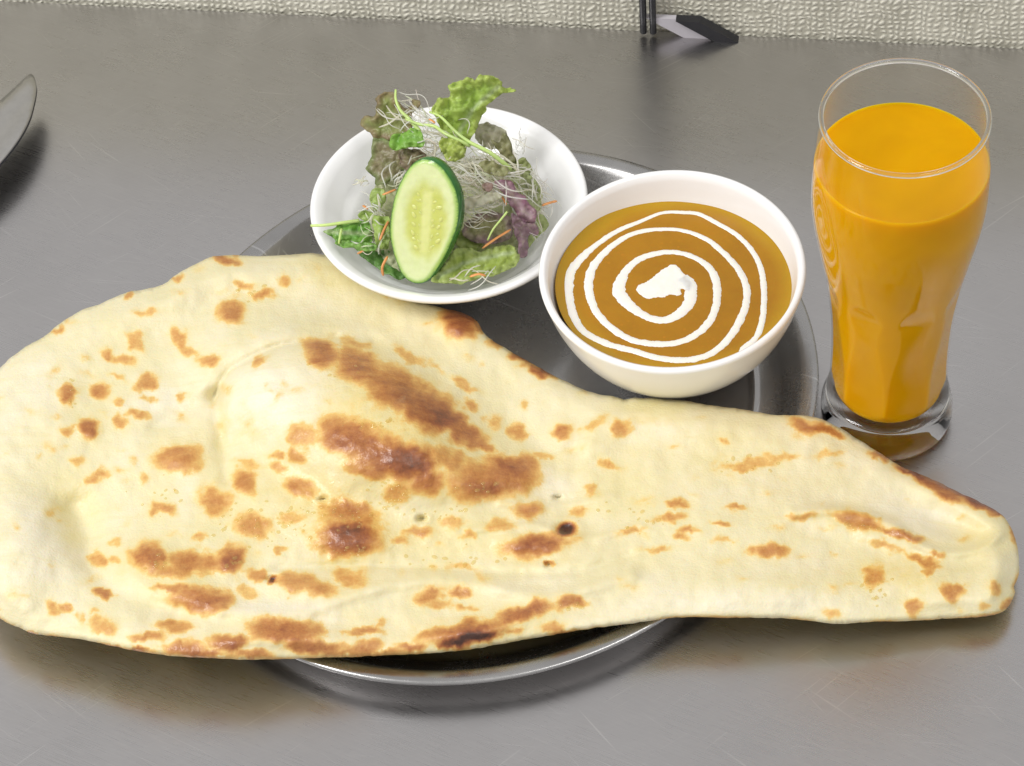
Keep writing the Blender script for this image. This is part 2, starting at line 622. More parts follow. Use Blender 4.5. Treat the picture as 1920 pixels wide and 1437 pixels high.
# ------------------------------------------------------------------ table and wall
e0, e1 = at(1000, 49, 0), at(1920, 92, 0)            # the table's back edge
d = (e1 - e0) / np.linalg.norm(e1 - e0)
nrm = np.array([-d[1], d[0], 0])                     # away from the table, into the wall
mid = e0 + d * 0.05
A, B = mid - d * 1.1, mid + d * 0.9
front = -nrm * 1.0
tv, tf = [], []
th = 0.03
for p in (A, B, B + front, A + front):
    tv.append(p)
for p in (A, B, B + front, A + front):
    tv.append(p - np.array([0, 0, th]))
tf = [(3, 2, 1, 0), (4, 5, 6, 7), (0, 1, 5, 4), (1, 2, 6, 5), (2, 3, 7, 6), (3, 0, 4, 7)]
tab = recalc(obj('table_top', tv, tf, MT['table'], smooth=False))
tag(tab, 'brushed stainless steel table top with fine scratches', 'table', kind='structure')

ang = math.atan2(d[1], d[0])
w0 = mid + nrm * 0.0015
wv = []
for z in (-0.05, 0.11):
    for s_, o_ in ((-1.1, 0), (0.9, 0), (0.9, 0.04), (-1.1, 0.04)):
        wv.append((s_, o_, z))
wl = recalc(obj('wall', wv, [(0, 1, 2, 3), (4, 5, 6, 7), (0, 1, 5, 4), (1, 2, 6, 5), (2, 3, 7, 6), (3, 0, 4, 7)], MT['wall'], smooth=False))
wl.location = tuple(w0)
wl.rotation_euler = (0, 0, ang)
tag(wl, 'beige wall with embossed woven wallpaper behind the table', 'wall', kind='structure')

# ------------------------------------------------------------------ steel tray
TC, TA, TB, TANG = np.array([-0.0134, -0.0157, 0.0]), 0.1555, 0.1413, math.radians(56.8)
RIMZ = 0.015
def tray_xf(r, t, z):
    ca, sa = math.cos(TANG), math.sin(TANG)
    # distances inward from the rim stay equal all round: the tray is slightly oval
    a, b = TA - (0.148 - r) if r > 0.06 else TA * r / 0.148, TB - (0.148 - r) if r > 0.06 else TB * r / 0.148
    wob = 1 + 0.0015 * math.sin(3 * t + 1)
    x, y = a * math.cos(t - TANG) * wob, b * math.sin(t - TANG) * wob
    z = z if z < 0.004 else 0.004 + (z - 0.004) * 0.78
    return np.array([x * ca - y * sa, x * sa + y * ca, z])
prof = [(0, 0.0016), (0.06, 0.0016), (0.1170, 0.0016), (0.1188, 0.0018), (0.1198, 0.0026), (0.1208, 0.0027), (0.1218, 0.0020), (0.1232, 0.0016),
        (0.1275, 0.0016), (0.1300, 0.0022), (0.1325, 0.0044), (0.1385, 0.0110), (0.1400, 0.0130), (0.1412, 0.0140), (0.1428, 0.0145),
        (0.1450, 0.0147), (0.1466, 0.0149), (0.1476, 0.0145), (0.1480, 0.0136), (0.1478, 0.0127), (0.1470, 0.0122), (0.1462, 0.0126),
        (0.1458, 0.0135), (0.1440, 0.0138), (0.1420, 0.0132), (0.1406, 0.0118), (0.1392, 0.0100), (0.1334, 0.0034), (0.1306, 0.0010),
        (0.1275, 0.0006), (0.06, 0.0006), (0, 0.0006)]
v, f = lathe(prof, 160, (0, 0, 0), tray_xf)
tr = recalc(obj('oval_tray', v, f, MT['tray']))
tr.location = tuple(TC)
tag(tr, 'slightly oval stainless steel tray under the naan and both white bowls', 'tray')

# ------------------------------------------------------------------ bowls
def bowl(name, label, rim_px, R, rz, foot_r, tilt=(0, 0, 0), base_z=0.0018, zexp=1.7, cone=0.0):
    c = at(rim_px[0], rim_px[1], rz)
    h = rz - base_z
    outer, inner = [], []
    N = 18
    for i in range(N + 1):
        t = i / N
        rr = foot_r + (R - foot_r) * (math.sin(t * math.pi / 2) * (1 - cone) + t * cone)
        outer.append((rr, 0.0035 + (h - 0.0035) * t ** zexp))
    # outer wall from the foot up
    p = [(0, 0.002), (foot_r - 0.004, 0.002), (foot_r - 0.0032, 0.0), (foot_r - 0.0008, 0.0), (foot_r, 0.001)]
    p += outer[:-1]
    tk = 0.0032
    p += [(R - 0.0002, h - 0.0022), (R, h - 0.001), (R - 0.0006, h - 0.0001), (R - tk * 0.5, h + 0.0002), (R - tk + 0.0003, h - 0.0004)]
    for (r_, z_) in reversed(outer[:-1]):
        p.append((max(r_ - tk, 0.004), z_ + tk * (0.6 if z_ < h * 0.6 else 0.25) + 0.001 * (1 - z_ / h)))
    p.append((0, 0.0035 + tk * 0.6 + 0.001))
    v, f = lathe(p, 112)
    o = recalc(obj(name, v, f, MT['china']))
    from mathutils import Euler
    o.rotation_euler = tilt
    rim = Euler(tilt).to_matrix() @ Vector((0, 0, h))
    o.location = Vector(c) - rim
    tag(o, label, 'bowl', 'white bowls on the tray')
    return o, c, outer

sb, SBC, _ = bowl('salad_bowl', 'white porcelain bowl holding the green salad', (841, 374), 0.0620, 0.036, 0.024, zexp=1.22, cone=0.85)
cb, CBC, cprof = bowl('curry_bowl', 'white porcelain bowl filled with orange curry', (1260, 502), 0.0569, 0.053, 0.0245, cone=0.4, tilt=(math.radians(3.0), math.radians(-1.0), 0))

# ------------------------------------------------------------------ curry with cream swirl
CZ = 0.0415
cc = at(1268, 534, CZ)
def curry_r(z):
    zs = [q[1] for q in cprof]
    rs = [q[0] for q in cprof]
    return float(np.interp(z - 0.0018, zs, rs)) - 0.0027
RC = curry_r(CZ)
rings = [0, .15, .3, .45, .6, .72, .82, .9, .95, .98, 1.0, 1.004]
v, f = [], []
n = 96
ed = []
bowl_axis = np.array([CBC[0], CBC[1]])
for i, q in enumerate(rings):
    for k in range(n):
        t = 2 * math.pi * k / n
        zz = CZ + 0.0016 * sm(0.93, 1.0, q) * (0.7 + 0.6 * nz((math.cos(t), math.sin(t)), 2.2, 6))
        p = np.array([cc[0] + q * RC * math.cos(t), cc[1] + q * RC * math.sin(t), zz + 0.0002 * nz((math.cos(t) * q, math.sin(t) * q), 3, 2)])
        v.append(p)
        ed.append(float(sm(0.80, 1.0, q + 0.08 * nz((math.cos(t), math.sin(t)), 2.5, 4))))
for i in range(len(rings) - 1):
    for k in range(n):
        k2 = (k + 1) % n
        f.append((i * n + k, i * n + k2, (i + 1) * n + k2, (i + 1) * n + k))
# body of the curry down to the bowl floor
for z in (0.032, 0.025, 0.017, 0.010):
    base = len(v)
    for k in range(n):
        t = 2 * math.pi * k / n
        rr = curry_r(z) - 0.0012
        cx = cc[:2] * (z / CZ) + np.array([CBC[0], CBC[1]]) * (1 - z / CZ)
        v.append(np.array([cx[0] + rr * math.cos(t), cx[1] + rr * math.sin(t), z]))
        ed.append(0.0)
    for k in range(n):
        k2 = (k + 1) % n
        f.append((base - n + k, base - n + k2, base + k2, base + k))
f.append(tuple(range(len(v) - n, len(v))))
cur = obj('curry', v, f, MT['curry'])
attr_float(cur, 'edge', ed)
tag(cur, 'orange brown curry with a white cream spiral in the right bowl', 'curry')

def zoom2(x, y):
    return 990 + x / 2.9945, 290 + y / 2.9945
sw = [(870, 690, 66), (905, 725, 72), (915, 780, 70), (893, 850, 68), (830, 908, 60), (740, 930, 54), (640, 898, 52), (560, 840, 70), (512, 770, 76), (525, 700, 60),
      (570, 630, 46), (650, 575, 40), (780, 548, 36), (900, 565, 36), (1000, 620, 42), (1050, 690, 46), (1062, 780, 46), (1050, 870, 46),
      (1010, 950, 46), (930, 1020, 46), (820, 1060, 42), (700, 1062, 42), (580, 1040, 42), (470, 975, 45), (395, 900, 46), (355, 820, 46),
      (340, 730, 50), (360, 640, 48), (420, 560, 42), (510, 485, 36), (620, 435, 30), (750, 420, 28), (880, 430, 28), (1000, 475, 32),
      (1090, 545, 36), (1170, 630, 40), (1215, 710, 40), (1230, 790, 40), (1205, 900, 42), (1150, 1000, 42), (1070, 1090, 42), (970, 1140, 42),
      (850, 1155, 42), (720, 1140, 42), (600, 1105, 42), (450, 1065, 42), (320, 1000, 46), (265, 930, 50), (235, 830, 50), (225, 740, 62),
      (240, 660, 56), (290, 590, 50), (380, 510, 36), (500, 430, 32), (620, 380, 26), (750, 330, 24), (860, 325, 26), (960, 335, 28),
      (1060, 385, 30), (1170, 450, 30), (1250, 530, 32), (1300, 620, 34), (1322, 720, 34), (1325, 830, 34), (1315, 930, 34), (1285, 1020, 36),
      (1220, 1080, 34), (1185, 1108, 28)]
S2 = []
for x, y, w_ in sw:
    px, py = zoom2(x, y)
    S2.append((*at(px, py, CZ), w_ / 2.9945 / 4300 * 0.54))
path = spline(S2, step=0.0007)
v, f = [], []
prof5 = [(-1.0, -0.0002), (-0.8, 0.00018), (0, 0.00028), (0.8, 0.00018), (1.0, -0.0002)]
for i in range(len(path)):
    p = path[i, :3]
    t = path[min(i + 1, len(path) - 1), :3] - path[max(i - 1, 0), :3]
    t /= np.linalg.norm(t)
    s_ = np.array([-t[1], t[0], 0])
    w_ = path[i, 3]
    j1 = 1 + 0.20 * noise.noise(Vector((i * 0.25, 1.7, 0))) + 0.16 * noise.noise(Vector((i * 1.1, 5.7, 0)))
    j2 = 1 + 0.20 * noise.noise(Vector((i * 0.25, 9.1, 3))) + 0.16 * noise.noise(Vector((i * 1.1, 2.7, 4)))
    taper = min(1, (len(path) - 1 - i) / 4 + 0.25)
    for q, hgt in prof5:
        v.append(p + s_ * (w_ * q * (j1 if q < 0 else j2) * taper) + np.array([0, 0, hgt]))
for i in range(len(path) - 1):
    for k in range(4):
        f.append((i * 5 + k, i * 5 + k + 1, (i + 1) * 5 + k + 1, (i + 1) * 5 + k))
blob = [(598, 752), (622, 722), (650, 712), (685, 690), (725, 660), (770, 628), (810, 612), (842, 620), (872, 655), (905, 690), (930, 730), (905, 775), (862, 760),
        (868, 785), (835, 800), (800, 795), (760, 812), (715, 812), (672, 820), (632, 800), (610, 778)]
ol = spline([zoom2(*p) for p in blob], step=1.4, closed=True)
rng = np.random.default_rng(3)
ol += rng.normal(0, 0.55, ol.shape)
V2, T2 = fill(ol, 3.0, 2)
dd = dist_to(ol, V2)
vb = [at(p[0], p[1], CZ - 0.0003 + 0.0006 * float(sm(0, 5, q)) + 0.00012 * nz(p, 0.12, 5)) for p, q in zip(V2, dd)]
V, Fc = merge([(v, f), (vb, T2)])
cs = obj('cream_swirl', V, Fc, MT['cream'])
adopt(cs, cur)
cs.matrix_parent_inverse = Matrix.Identity(4)
tag(cs, 'spiral of white cream drizzled on the curry')

# ------------------------------------------------------------------ naan bread
out_px = [(-78, 900), (-62, 800), (-35, 730), (0, 690), (40, 656), (90, 626), (105, 612), (150, 584), (200, 565), (240, 548), (300, 536), (332, 514), (370, 494),
          (400, 481), (440, 479), (490, 481), (540, 478), (590, 475), (640, 490), (700, 525), (750, 553), (790, 568), (832, 578), (870, 588), (895, 604),
          (912, 630), (950, 655), (985, 675), (1030, 700), (1075, 722), (1110, 736), (1160, 746), (1172, 750), (1200, 746), (1270, 750), (1340, 761), (1400, 769), (1450, 778),
          (1490, 779), (1530, 783), (1570, 800), (1610, 825), (1650, 850), (1690, 875), (1740, 895), (1790, 919), (1840, 943), (1872, 960), (1892, 983),
          (1904, 1015), (1911, 1050), (1910, 1080), (1902, 1100), (1904, 1112), (1893, 1134), (1876, 1150), (1830, 1158), (1780, 1160), (1700, 1165), (1640, 1166), (1570, 1170),
          (1530, 1166), (1480, 1160), (1420, 1159), (1340, 1158), (1270, 1158), (1200, 1167), (1100, 1180), (1000, 1197), (900, 1215), (850, 1222),
          (750, 1228), (650, 1232), (560, 1235), (480, 1237), (400, 1235), (320, 1230), (250, 1220), (190, 1207), (130, 1196), (62, 1188), (40, 1178), (0, 1160),
          (-40, 1115), (-68, 1030), (-80, 960)]
OL = spline(out_px, step=5.5, closed=True)
OL = OL + np.array([[1.3 * nz(p, 0.05, 3.3) + 0.7 * nz(p, 0.16, 8.1), 1.3 * nz(p, 0.05, 13.3) + 0.7 * nz(p, 0.16, 28.1)] for p in OL])
V2, T2 = fill(OL, 5.2, 5)
U_, V_ = V2[:, 0], V2[:, 1]
base_pts = np.array([(-80, 930, 20), (0, 700, 17), (0, 1160, 17), (200, 565, 17), (440, 480, 16.5), (300, 1230, 22), (430, 1237, 22), (560, 1235, 18), (700, 1230, 17), (850, 1222, 16.5),
                     (1050, 1188, 16.5), (1250, 1160, 16.5), (1400, 1158, 16), (1570, 1168, 13), (1800, 1160, 9.5), (1905, 1060, 8), (1750, 900, 8), (1620, 830, 12), (1530, 783, 16.5),
                     (1200, 748, 15), (1000, 690, 14), (880, 595, 16), (790, 568, 15.5), (700, 525, 15.5), (600, 480, 17), (600, 800, 18), (1100, 900, 13),
                     (300, 900, 20), (150, 900, 18), (900, 1050, 15), (1400, 950, 16), (1700, 1020, 11), (500, 1050, 19), (300, 1100, 23)], float)
num = np.zeros(len(V2)); den = np.zeros(len(V2))
for x, y, z in base_pts:
    w_ = 1.0 / (((U_ - x) ** 2 + (1.35 * (V_ - y)) ** 2) + 60.0 ** 2) ** 1.6
    num += w_ * z; den += w_
zb = num / den
dE = dist_to(OL, V2, ys=1.3)
ht = 3.3 * np.sqrt(np.clip(1 - (1 - np.clip(dE / 24, 0, 1)) ** 2, 0, 1))
def rot(x, y, a, b, ang):
    c, s = math.cos(math.radians(ang)), math.sin(math.radians(ang))
    dx, dy = U_ - x, V_ - y
    return (dx * c + dy * s) / a, (-dx * s + dy * c) / b
def blob_h(x, y, a, b, ang, h, p=1.0):
    X, Y = rot(x, y, a, b, ang)
    return h * np.exp(-((X * X + Y * Y) ** p))
def ridge(pts, w, h, side=0):
    P = spline(pts, step=8)
    q = dist_to(P, V2, closed=False, ys=1.3)
    return h * np.exp(-(q / w) ** 2)
bump = np.zeros(len(V2))
for a in [(640, 770, 262, 132, 27, 13.0, 2.1), (740, 800, 180, 80, 28, 3.5, 1.0), (560, 930, 130, 60, 15, 3.0, 1.0), (930, 893, 95, 42, -8, 3.2, 1.2), (650, 1000, 70, 36, 0, 2.6, 1.2),
          (1120, 805, 75, 45, -20, 2.8, 1.3), (25, 1040, 95, 120, 0, 7.0, 1.2), (60, 800, 110, 90, -30, 3.0, 1.0), (320, 560, 170, 32, -25, 2.5, 1.0),
          (520, 520, 90, 35, 0, 2.0, 1.0), (285, 1045, 36, 28, 0, 1.6, 1.2), (434, 1052, 38, 28, 0, 1.8, 1.2), (1008, 1018, 62, 24, 0, 2.2, 1.2), (560, 1100, 60, 20, 5, 1.6, 1.2),
          (167, 805, 24, 20, 0, 0.9, 1.2), (337, 858, 45, 30, 0, 1.2, 1.2), (130, 740, 22, 24, 0, 0.9, 1.2), (434, 585, 26, 24, 0, 0.9, 1.2),
          (861, 603, 36, 28, 0, 2.2, 1.2), (540, 1190, 90, 26, 5, 2.6, 1.2), (434, 1204, 40, 18, 0, 1.4, 1.2), (890, 1185, 85, 24, -8, 2.6, 1.2), (985, 1147, 50, 18, -15, 1.6, 1.2),
          (377, 1122, 55, 22, 5, 1.6, 1.2), (1610, 985, 120, 28, 14, 2.6, 1.2), (1740, 905, 110, 22, 27, 3.2, 1.0), (1780, 1100, 110, 42, 10, 2.6, 1.3), (1870, 1050, 40, 80, 0, 3.2, 1.0),
          (1790, 985, 95, 24, 20, -3.0, 1.1), (1450, 1100, 220, 36, 0, 2.2, 1.0), (1270, 800, 90, 36, 10, 1.6, 1.0), (1430, 830, 140, 34, 12, 1.4, 1.0), (1300, 980, 160, 40, 8, 1.0, 1.0),
          (250, 950, 130, 60, -10, -2.2, 1.0), (160, 1000, 60, 90, -30, -3.2, 1.0), (1080, 960, 60, 40, 30, -2.0, 1.0), (1010, 830, 70, 30, 40, -1.5, 1.0), (800, 1050, 220, 26, -3, -1.8, 1.0)]:
    bump += blob_h(*a)
bump += ridge([(395, 745), (430, 690), (500, 655), (600, 630), (700, 640)], 17, -2.0)
bump += ridge([(400, 750), (428, 697), (500, 655), (560, 640), (630, 630)], 6, -1.5)
bump += ridge([(405, 740), (412, 800), (425, 900)], 16, -1.8)
bump += ridge([(290, 800), (350, 770), (405, 742)], 16, -1.2)
bump += ridge([(420, 1145), (560, 1150), (680, 1110), (800, 1088), (900, 1096), (1000, 1118), (1080, 1110), (1180, 1080)], 19, 2.0)
bump += ridge([(520, 1065), (700, 1062), (850, 1068), (1050, 1075), (1180, 1040)], 10, -1.0)
bump += ridge([(1160, 748), (1120, 775), (1085, 800), (1075, 840)], 18, -1.4)
bump += ridge([(1490, 962), (1570, 958), (1660, 978), (1740, 1030), (1820, 1035), (1880, 1000)], 12, 1.8)
bump += ridge([(140, 950), (170, 1050), (220, 1110), (330, 1150)], 30, -2.2)
bump += ridge([(880, 995), (1000, 985), (1045, 1000), (1110, 1010), (1200, 985)], 9, 1.1)
bump += ridge([(940, 945), (1050, 950), (1150, 930)], 9, 0.9)
for (x, y, a, b) in ((1061, 992, 17, 11), (512, 1086, 13, 6), (1028, 1059, 7, 5), (606, 936, 9, 4), (790, 973, 9, 6), (1045, 933, 8, 4)):
    X, Y = rot(x, y, a, b, 0)
    bump += -2.4 * np.exp(-(X * X + Y * Y)) + 0.5 * np.exp(-((np.sqrt(X * X + Y * Y) - 1.6) / 0.5) ** 2)
spots = """424 487 24 8 0 .8;334 523 12 5 -20 .55;240 555 12 5 -20 .6;107 618 14 6 -35 .65;457 535 18 7 5 .55;494 552 14 8 -10 .68;533 528 9 10 20 .55;434 586 21 20 20 .78;
275 588 21 7 8 .5;252 637 17 18 0 .55;330 632 15 19 -20 .6;350 655 20 9 15 .45;390 675 22 9 -5 .62;200 665 14 9 40 .62;231 674 19 10 5 .5;487 682 15 9 -20 .62;160 668 6 7 0 .4;
217 707 15 6 30 .42;279 715 17 13 -30 .62;262 728 11 10 0 .4;130 740 14 20 10 .78;187 733 15 12 20 .72;225 754 11 8 0 .52;339 742 11 8 -15 .58;274 752 17 5 5 .42;262 777 19 7 10 .58;
227 790 12 14 0 .62;167 805 18 18 10 .85;124 807 10 8 0 .52;337 859 40 25 0 .72;144 864 13 9 20 .45;182 894 17 9 -20 .58;249 861 8 6 0 .36;265 896 9 8 0 .36;467 870 24 8 15 .42;
518 851 15 8 0 .58;518 874 15 10 0 .58;556 857 14 12 30 .58;457 904 23 22 -10 .7;565 911 26 14 10 .62;399 943 24 26 -20 .68;466 794 17 26 0 .26;556 730 18 12 0 .2;
603 660 30 24 20 .84;674 643 30 8 10 .5;672 684 42 30 25 .84;740 730 52 36 28 .86;800 765 50 33 25 .9;832 782 40 22 20 .98;872 812 38 20 28 .84;902 836 22 9 35 .75;
767 667 30 8 28 .45;815 690 18 5 30 .35;874 724 24 8 30 .52;881 760 15 12 20 .58;921 790 15 11 20 .42;974 811 16 14 20 .68;1054 810 17 11 5 .68;1161 804 17 13 -10 .68;984 762 11 8 0 .45;
861 604 34 27 15 .95;931 648 15 8 20 .55;977 670 20 9 20 .85;1008 697 30 9 22 .9;900 615 12 8 30 .7;
567 817 26 19 0 .58;647 817 50 32 10 .88;712 850 60 30 15 .9;768 866 50 33 15 1.0;802 902 28 22 20 .88;690 880 42 15 10 .7;747 922 26 16 -30 .62;834 856 44 16 22 .62;
930 900 76 32 -4 .8;957 872 48 17 3 .85;890 916 44 22 0 .72;657 960 42 19 5 .78;650 1010 56 33 0 .96;648 992 45 10 -4 1.02;563 914 24 16 10 .62;557 854 14 14 0 .5;
847 981 24 10 0 .55;787 997 27 11 0 .62;754 1014 15 10 0 .52;991 957 26 13 10 .72;937 984 25 10 0 .52;1008 1021 56 20 -4 .92;1081 961 20 9 -8 .52;1134 871 13 9 0 .5;1104 920 14 10 0 .5;
1021 854 22 5 5 .42;881 1008 15 6 0 .42;1061 993 16 11 -15 1.5;
182 1047 13 15 0 .62;214 1052 10 6 20 .5;219 1017 11 7 0 .4;282 1045 28 25 20 .88;350 1054 32 18 0 .7;324 1074 32 10 5 .58;434 1050 28 22 0 .92;384 1060 32 14 0 .66;484 1077 17 12 25 .62;
374 1007 18 8 -8 .58;477 984 30 20 20 .68;548 970 26 14 0 .4;304 955 23 12 -5 .66;510 1088 9 5 -40 1.3;197 1112 19 7 18 .78;320 1102 32 6 0 .68;377 1124 54 20 6 .88;568 1097 54 17 8 .68;
460 1110 20 10 10 .42;97 1140 12 14 0 .52;124 1140 15 8 0 .62;197 1177 24 12 15 .52;180 1150 11 5 0 .42;152 1158 8 8 0 .35;330 1175 32 10 5 .68;277 1195 27 8 -5 .68;204 1210 20 6 10 .7;
257 1222 28 8 5 .84;344 1217 38 14 0 .82;434 1204 35 13 0 .88;534 1184 66 20 5 .88;584 1214 50 14 5 .86;384 1226 34 8 0 .8;524 1030 11 6 0 .56;384 1080 18 6 0 .45;470 1226 40 8 0 .7;
654 1084 30 14 15 .56;804 1117 26 12 -8 .68;824 1134 22 7 0 .5;864 1112 20 9 0 .72;874 1140 22 5 0 .56;984 1147 48 14 -16 .88;1071 1130 28 11 8 .8;874 1184 70 18 -8 .86;894 1194 40 12 -8 1.22;
852 1205 28 8 -5 1.15;807 1190 28 8 -10 .58;684 1184 32 7 0 .72;687 1214 30 10 -8 .72;770 1214 27 9 0 .82;714 1170 18 6 -30 .45;1031 1174 28 9 -12 .62;964 1184 18 6 0 .62;1028 1059 7 4 0 .85;
864 1064 28 6 0 .36;735 1225 40 5 0 .6;640 1226 40 5 0 .6;
1507 796 28 13 18 .76;1554 808 38 7 22 .84;1648 856 20 7 32 .72;1712 888 32 8 24 1.02;1763 914 54 15 26 .88;1828 938 44 9 28 1.0;1872 962 22 8 42 .9;1862 967 10 5 10 .75;1900 1000 8 22 -20 .6;
1408 871 48 8 -8 .56;1395 884 22 5 0 .5;1468 856 34 6 0 .46;1549 852 24 6 -10 .36;1357 828 12 6 0 .45;1267 838 11 5 0 .4;1271 946 18 9 10 .62;1258 972 28 6 -5 .56;1290 995 17 5 0 .62;
1275 1008 16 5 0 .5;1378 953 17 5 0 .56;1352 983 16 4 0 .72;1361 1012 20 5 0 .42;1232 1029 28 5 0 .46;1181 995 25 6 -12 .5;1442 1035 34 11 4 .72;1498 969 28 6 -5 .56;1613 976 48 13 12 .72;
1690 1001 40 8 16 .84;1729 1051 32 8 20 .72;1755 1042 14 5 20 .62;1742 1070 11 7 0 .62;1637 1079 18 20 20 .6;1785 1111 23 15 25 .78;1710 1139 15 19 -35 .68;1560 1151 17 9 20 .46;
1866 1104 12 11 30 .52;1849 1134 10 6 0 .46;1890 1134 14 8 -30 .66;1665 1025 34 5 12 .46;1545 990 25 5 0 .3;40 1182 26 5 20 .75;60 1190 10 5 20 .85;1110 795 26 7 -30 .42;1700 1085 60 30 20 .12;
1210 790 50 10 0 .18;700 1000 120 30 5 .12;600 930 90 40 10 .14;300 1060 110 30 5 .14;560 1190 140 40 0 .14;850 1180 140 30 -8 .16;740 780 200 90 28 .14"""
wx = np.array([[10 * nz(p, 0.03, 1.1) + 8 * nz(p, 0.07, 4.4) + 3.5 * nz(p, 0.17, 9.9), 8 * nz(p, 0.03, 21.1) + 6 * nz(p, 0.07, 14.4) + 3 * nz(p, 0.17, 19.9)] for p in V2])
U0s, V0s = U_.copy(), V_.copy()
U_, V_ = U_ + wx[:, 0], V_ + wx[:, 1]
br = np.zeros(len(V2))
soft = np.clip(0.5 + 0.9 * np.array([nz(p, 0.022, 31.7) for p in V2]), 0, 1)
rs = np.random.default_rng(77)
extra = []
while len(extra) < 170:
    q = np.array([rs.uniform(-40, 1880), rs.uniform(500, 1220)])
    if inside(OL, q[None])[0]:
        a_ = rs.uniform(6, 18)
        extra.append('%.0f %.0f %.1f %.1f %.0f %.2f' % (q[0], q[1], a_, a_ * rs.uniform(0.3, 0.6), rs.normal(0, 18), rs.uniform(0.17, 0.30)))
for s_ in spots.replace('\n', '').split(';') + extra:
    x, y, a, b, an, I = map(float, s_.split())
    if I >= 1.3:
        U_, V_ = U0s, V0s
    X, Y = rot(x, y, a, b, an)
    q = np.sqrt(X * X + Y * Y)
    U_, V_ = U0s + wx[:, 0], V0s + wx[:, 1]
    if I > 0.3:
        w1 = 1.30 + 0.55 * soft                      # crisp on some sides, fading out on others
        val = I * (0.74 * sm(w1, 0.62, q) + 0.14 * sm(1.0, 0.2, q) + 0.12 * sm(2.3, 0.9, q))
    else:
        val = I * np.exp(-q * q)
    br = np.maximum(br, val) + 0.12 * np.minimum(br, val)
# the rim is toasted underneath
lowrim = np.clip((V_ - 700) / 500, 0, 1) * sm(9, 0, dE) * np.clip(0.35 + np.array([nz(p, 0.02, 3.9) for p in V2]), 0, 1)
br = np.maximum(br, lowrim * 0.7)
oil = np.zeros(len(V2))
for (x, y, a, b, an, I) in [(650, 950, 230, 110, 15, .9), (417, 810, 14, 80, 0, 1.0), (130, 930, 40, 60, 0, .9), (140, 1010, 30, 20, 30, .9), (900, 1020, 220, 60, 0, .6), (1120, 920, 160, 120, 0, .55),
                            (640, 1050, 70, 12, 0, 1.0), (1300, 850, 200, 70, 8, .4), (1700, 1080, 160, 60, 10, .7), (1600, 980, 90, 20, 12, .9), (760, 820, 190, 90, 25, .9), (420, 900, 120, 120, 0, .5),
                            (160, 790, 60, 60, 0, .5), (330, 1060, 140, 40, 0, .7), (940, 1170, 160, 30, -8, .5), (480, 560, 90, 40, 0, .4), (620, 515, 70, 34, 25, .8), (1830, 1010, 60, 40, 10, .8), (1240, 760, 90, 22, 0, .8)]:
    X, Y = rot(x, y, a, b, an)
    oil = np.maximum(oil, I * np.exp(-(X * X + Y * Y)))
U_, V_ = U0s, V0s
fine = np.array([1.0 * nz(p, 0.013, 2.2) + 0.55 * nz(p, 0.035, 7.7) + 0.22 * nz(p, 0.08, 1.4) for p in V2])
bump = bump * 1.45 + fine * 1.05
fade = sm(0, 46, dE)
edge_puff = 0.9 * np.exp(-((dE - 38) / 26) ** 2) * (0.6 + np.array([nz(p, 0.012, 6.1) for p in V2]))
blister = np.clip(br, 0, 1.0) * 0.75 * (0.7 + 0.6 * np.array([nz(p, 0.09, 3.1) for p in V2]))
top = zb + ht + blister * fade + (bump + edge_puff) * (0.12 + 0.88 * fade)
bot = zb - ht + np.clip(bump, -6, 6) * 0.25 * fade
bot = np.maximum(np.minimum(bot, top - 1.6 * ht), 1.9)
Vt = [at(p[0], p[1], z * 0.001) for p, z in zip(V2, top)]
Vb = [at(p[0], p[1], z * 0.001) for p, z in zip(V2, bot)]
nv = len(V2)
bnd = boundary_edges(T2)
on = set(i for e in bnd for i in e)
mapb = {}
verts = list(Vt)
idx = list(range(nv))
for i in range(nv):
    if i in on:
        mapb[i] = i
    else:
        mapb[i] = len(verts)
        verts.append(Vb[i])
        idx.append(i)
faces = [tuple(t) for t in T2] + [tuple(mapb[i] for i in reversed(t)) for t in T2]
nn_ = recalc(obj('naan', verts, faces, MT['naan']))

br_all = br[idx].copy()
br_all[nv:] = 0.14 + 0.06 * br_all[nv:]
attr_float(nn_, 'brown', br_all)
attr_float(nn_, 'oil', oil[idx])
pal = np.zeros(len(V2))
for (x, y, a, b, an, I) in [(510, 745, 100, 80, 0, .95), (60, 1040, 130, 110, 20, .4), (30, 760, 90, 90, 0, .3), (600, 790, 60, 30, 20, .6), (1230, 810, 60, 25, 10, .6), (1030, 905, 50, 30, 30, .7), (350, 900, 22, 70, 15, .5),
                            (500, 1140, 120, 16, 0, .6), (1450, 1130, 260, 26, 0, .5), (620, 1170, 30, 30, 0, .4), (1720, 970, 110, 30, 20, .5), (760, 950, 60, 26, 0, .5), (300, 760, 60, 40, 0, .4), (1655, 1110, 30, 20, 0, .6)]:
    X, Y = rot(x, y, a, b, an)
    pal = np.maximum(pal, I * np.exp(-(X * X + Y * Y) ** 1.4))
attr_float(nn_, 'pale', pal[idx])
rng = np.random.default_rng(21)
clus = [(735, 925, 40, 30, 26), (700, 800, 45, 15, 12), (900, 915, 30, 14, 10), (660, 970, 40, 18, 12), (480, 980, 60, 40, 22), (135, 745, 12, 25, 6), (1635, 1100, 40, 22, 14), (1620, 985, 30, 6, 8), (290, 1055, 20, 12, 6),
        (440, 1057, 14, 8, 5), (640, 690, 60, 30, 8), (560, 980, 60, 40, 14), (1070, 1135, 18, 6, 6), (640, 1030, 50, 10, 10), (870, 1050, 120, 20, 12), (1180, 970, 80, 30, 10), (470, 550, 40, 15, 5), (1400, 870, 60, 16, 6), (820, 960, 60, 20, 10), (300, 930, 60, 30, 8)]
dp = []
zt = {}
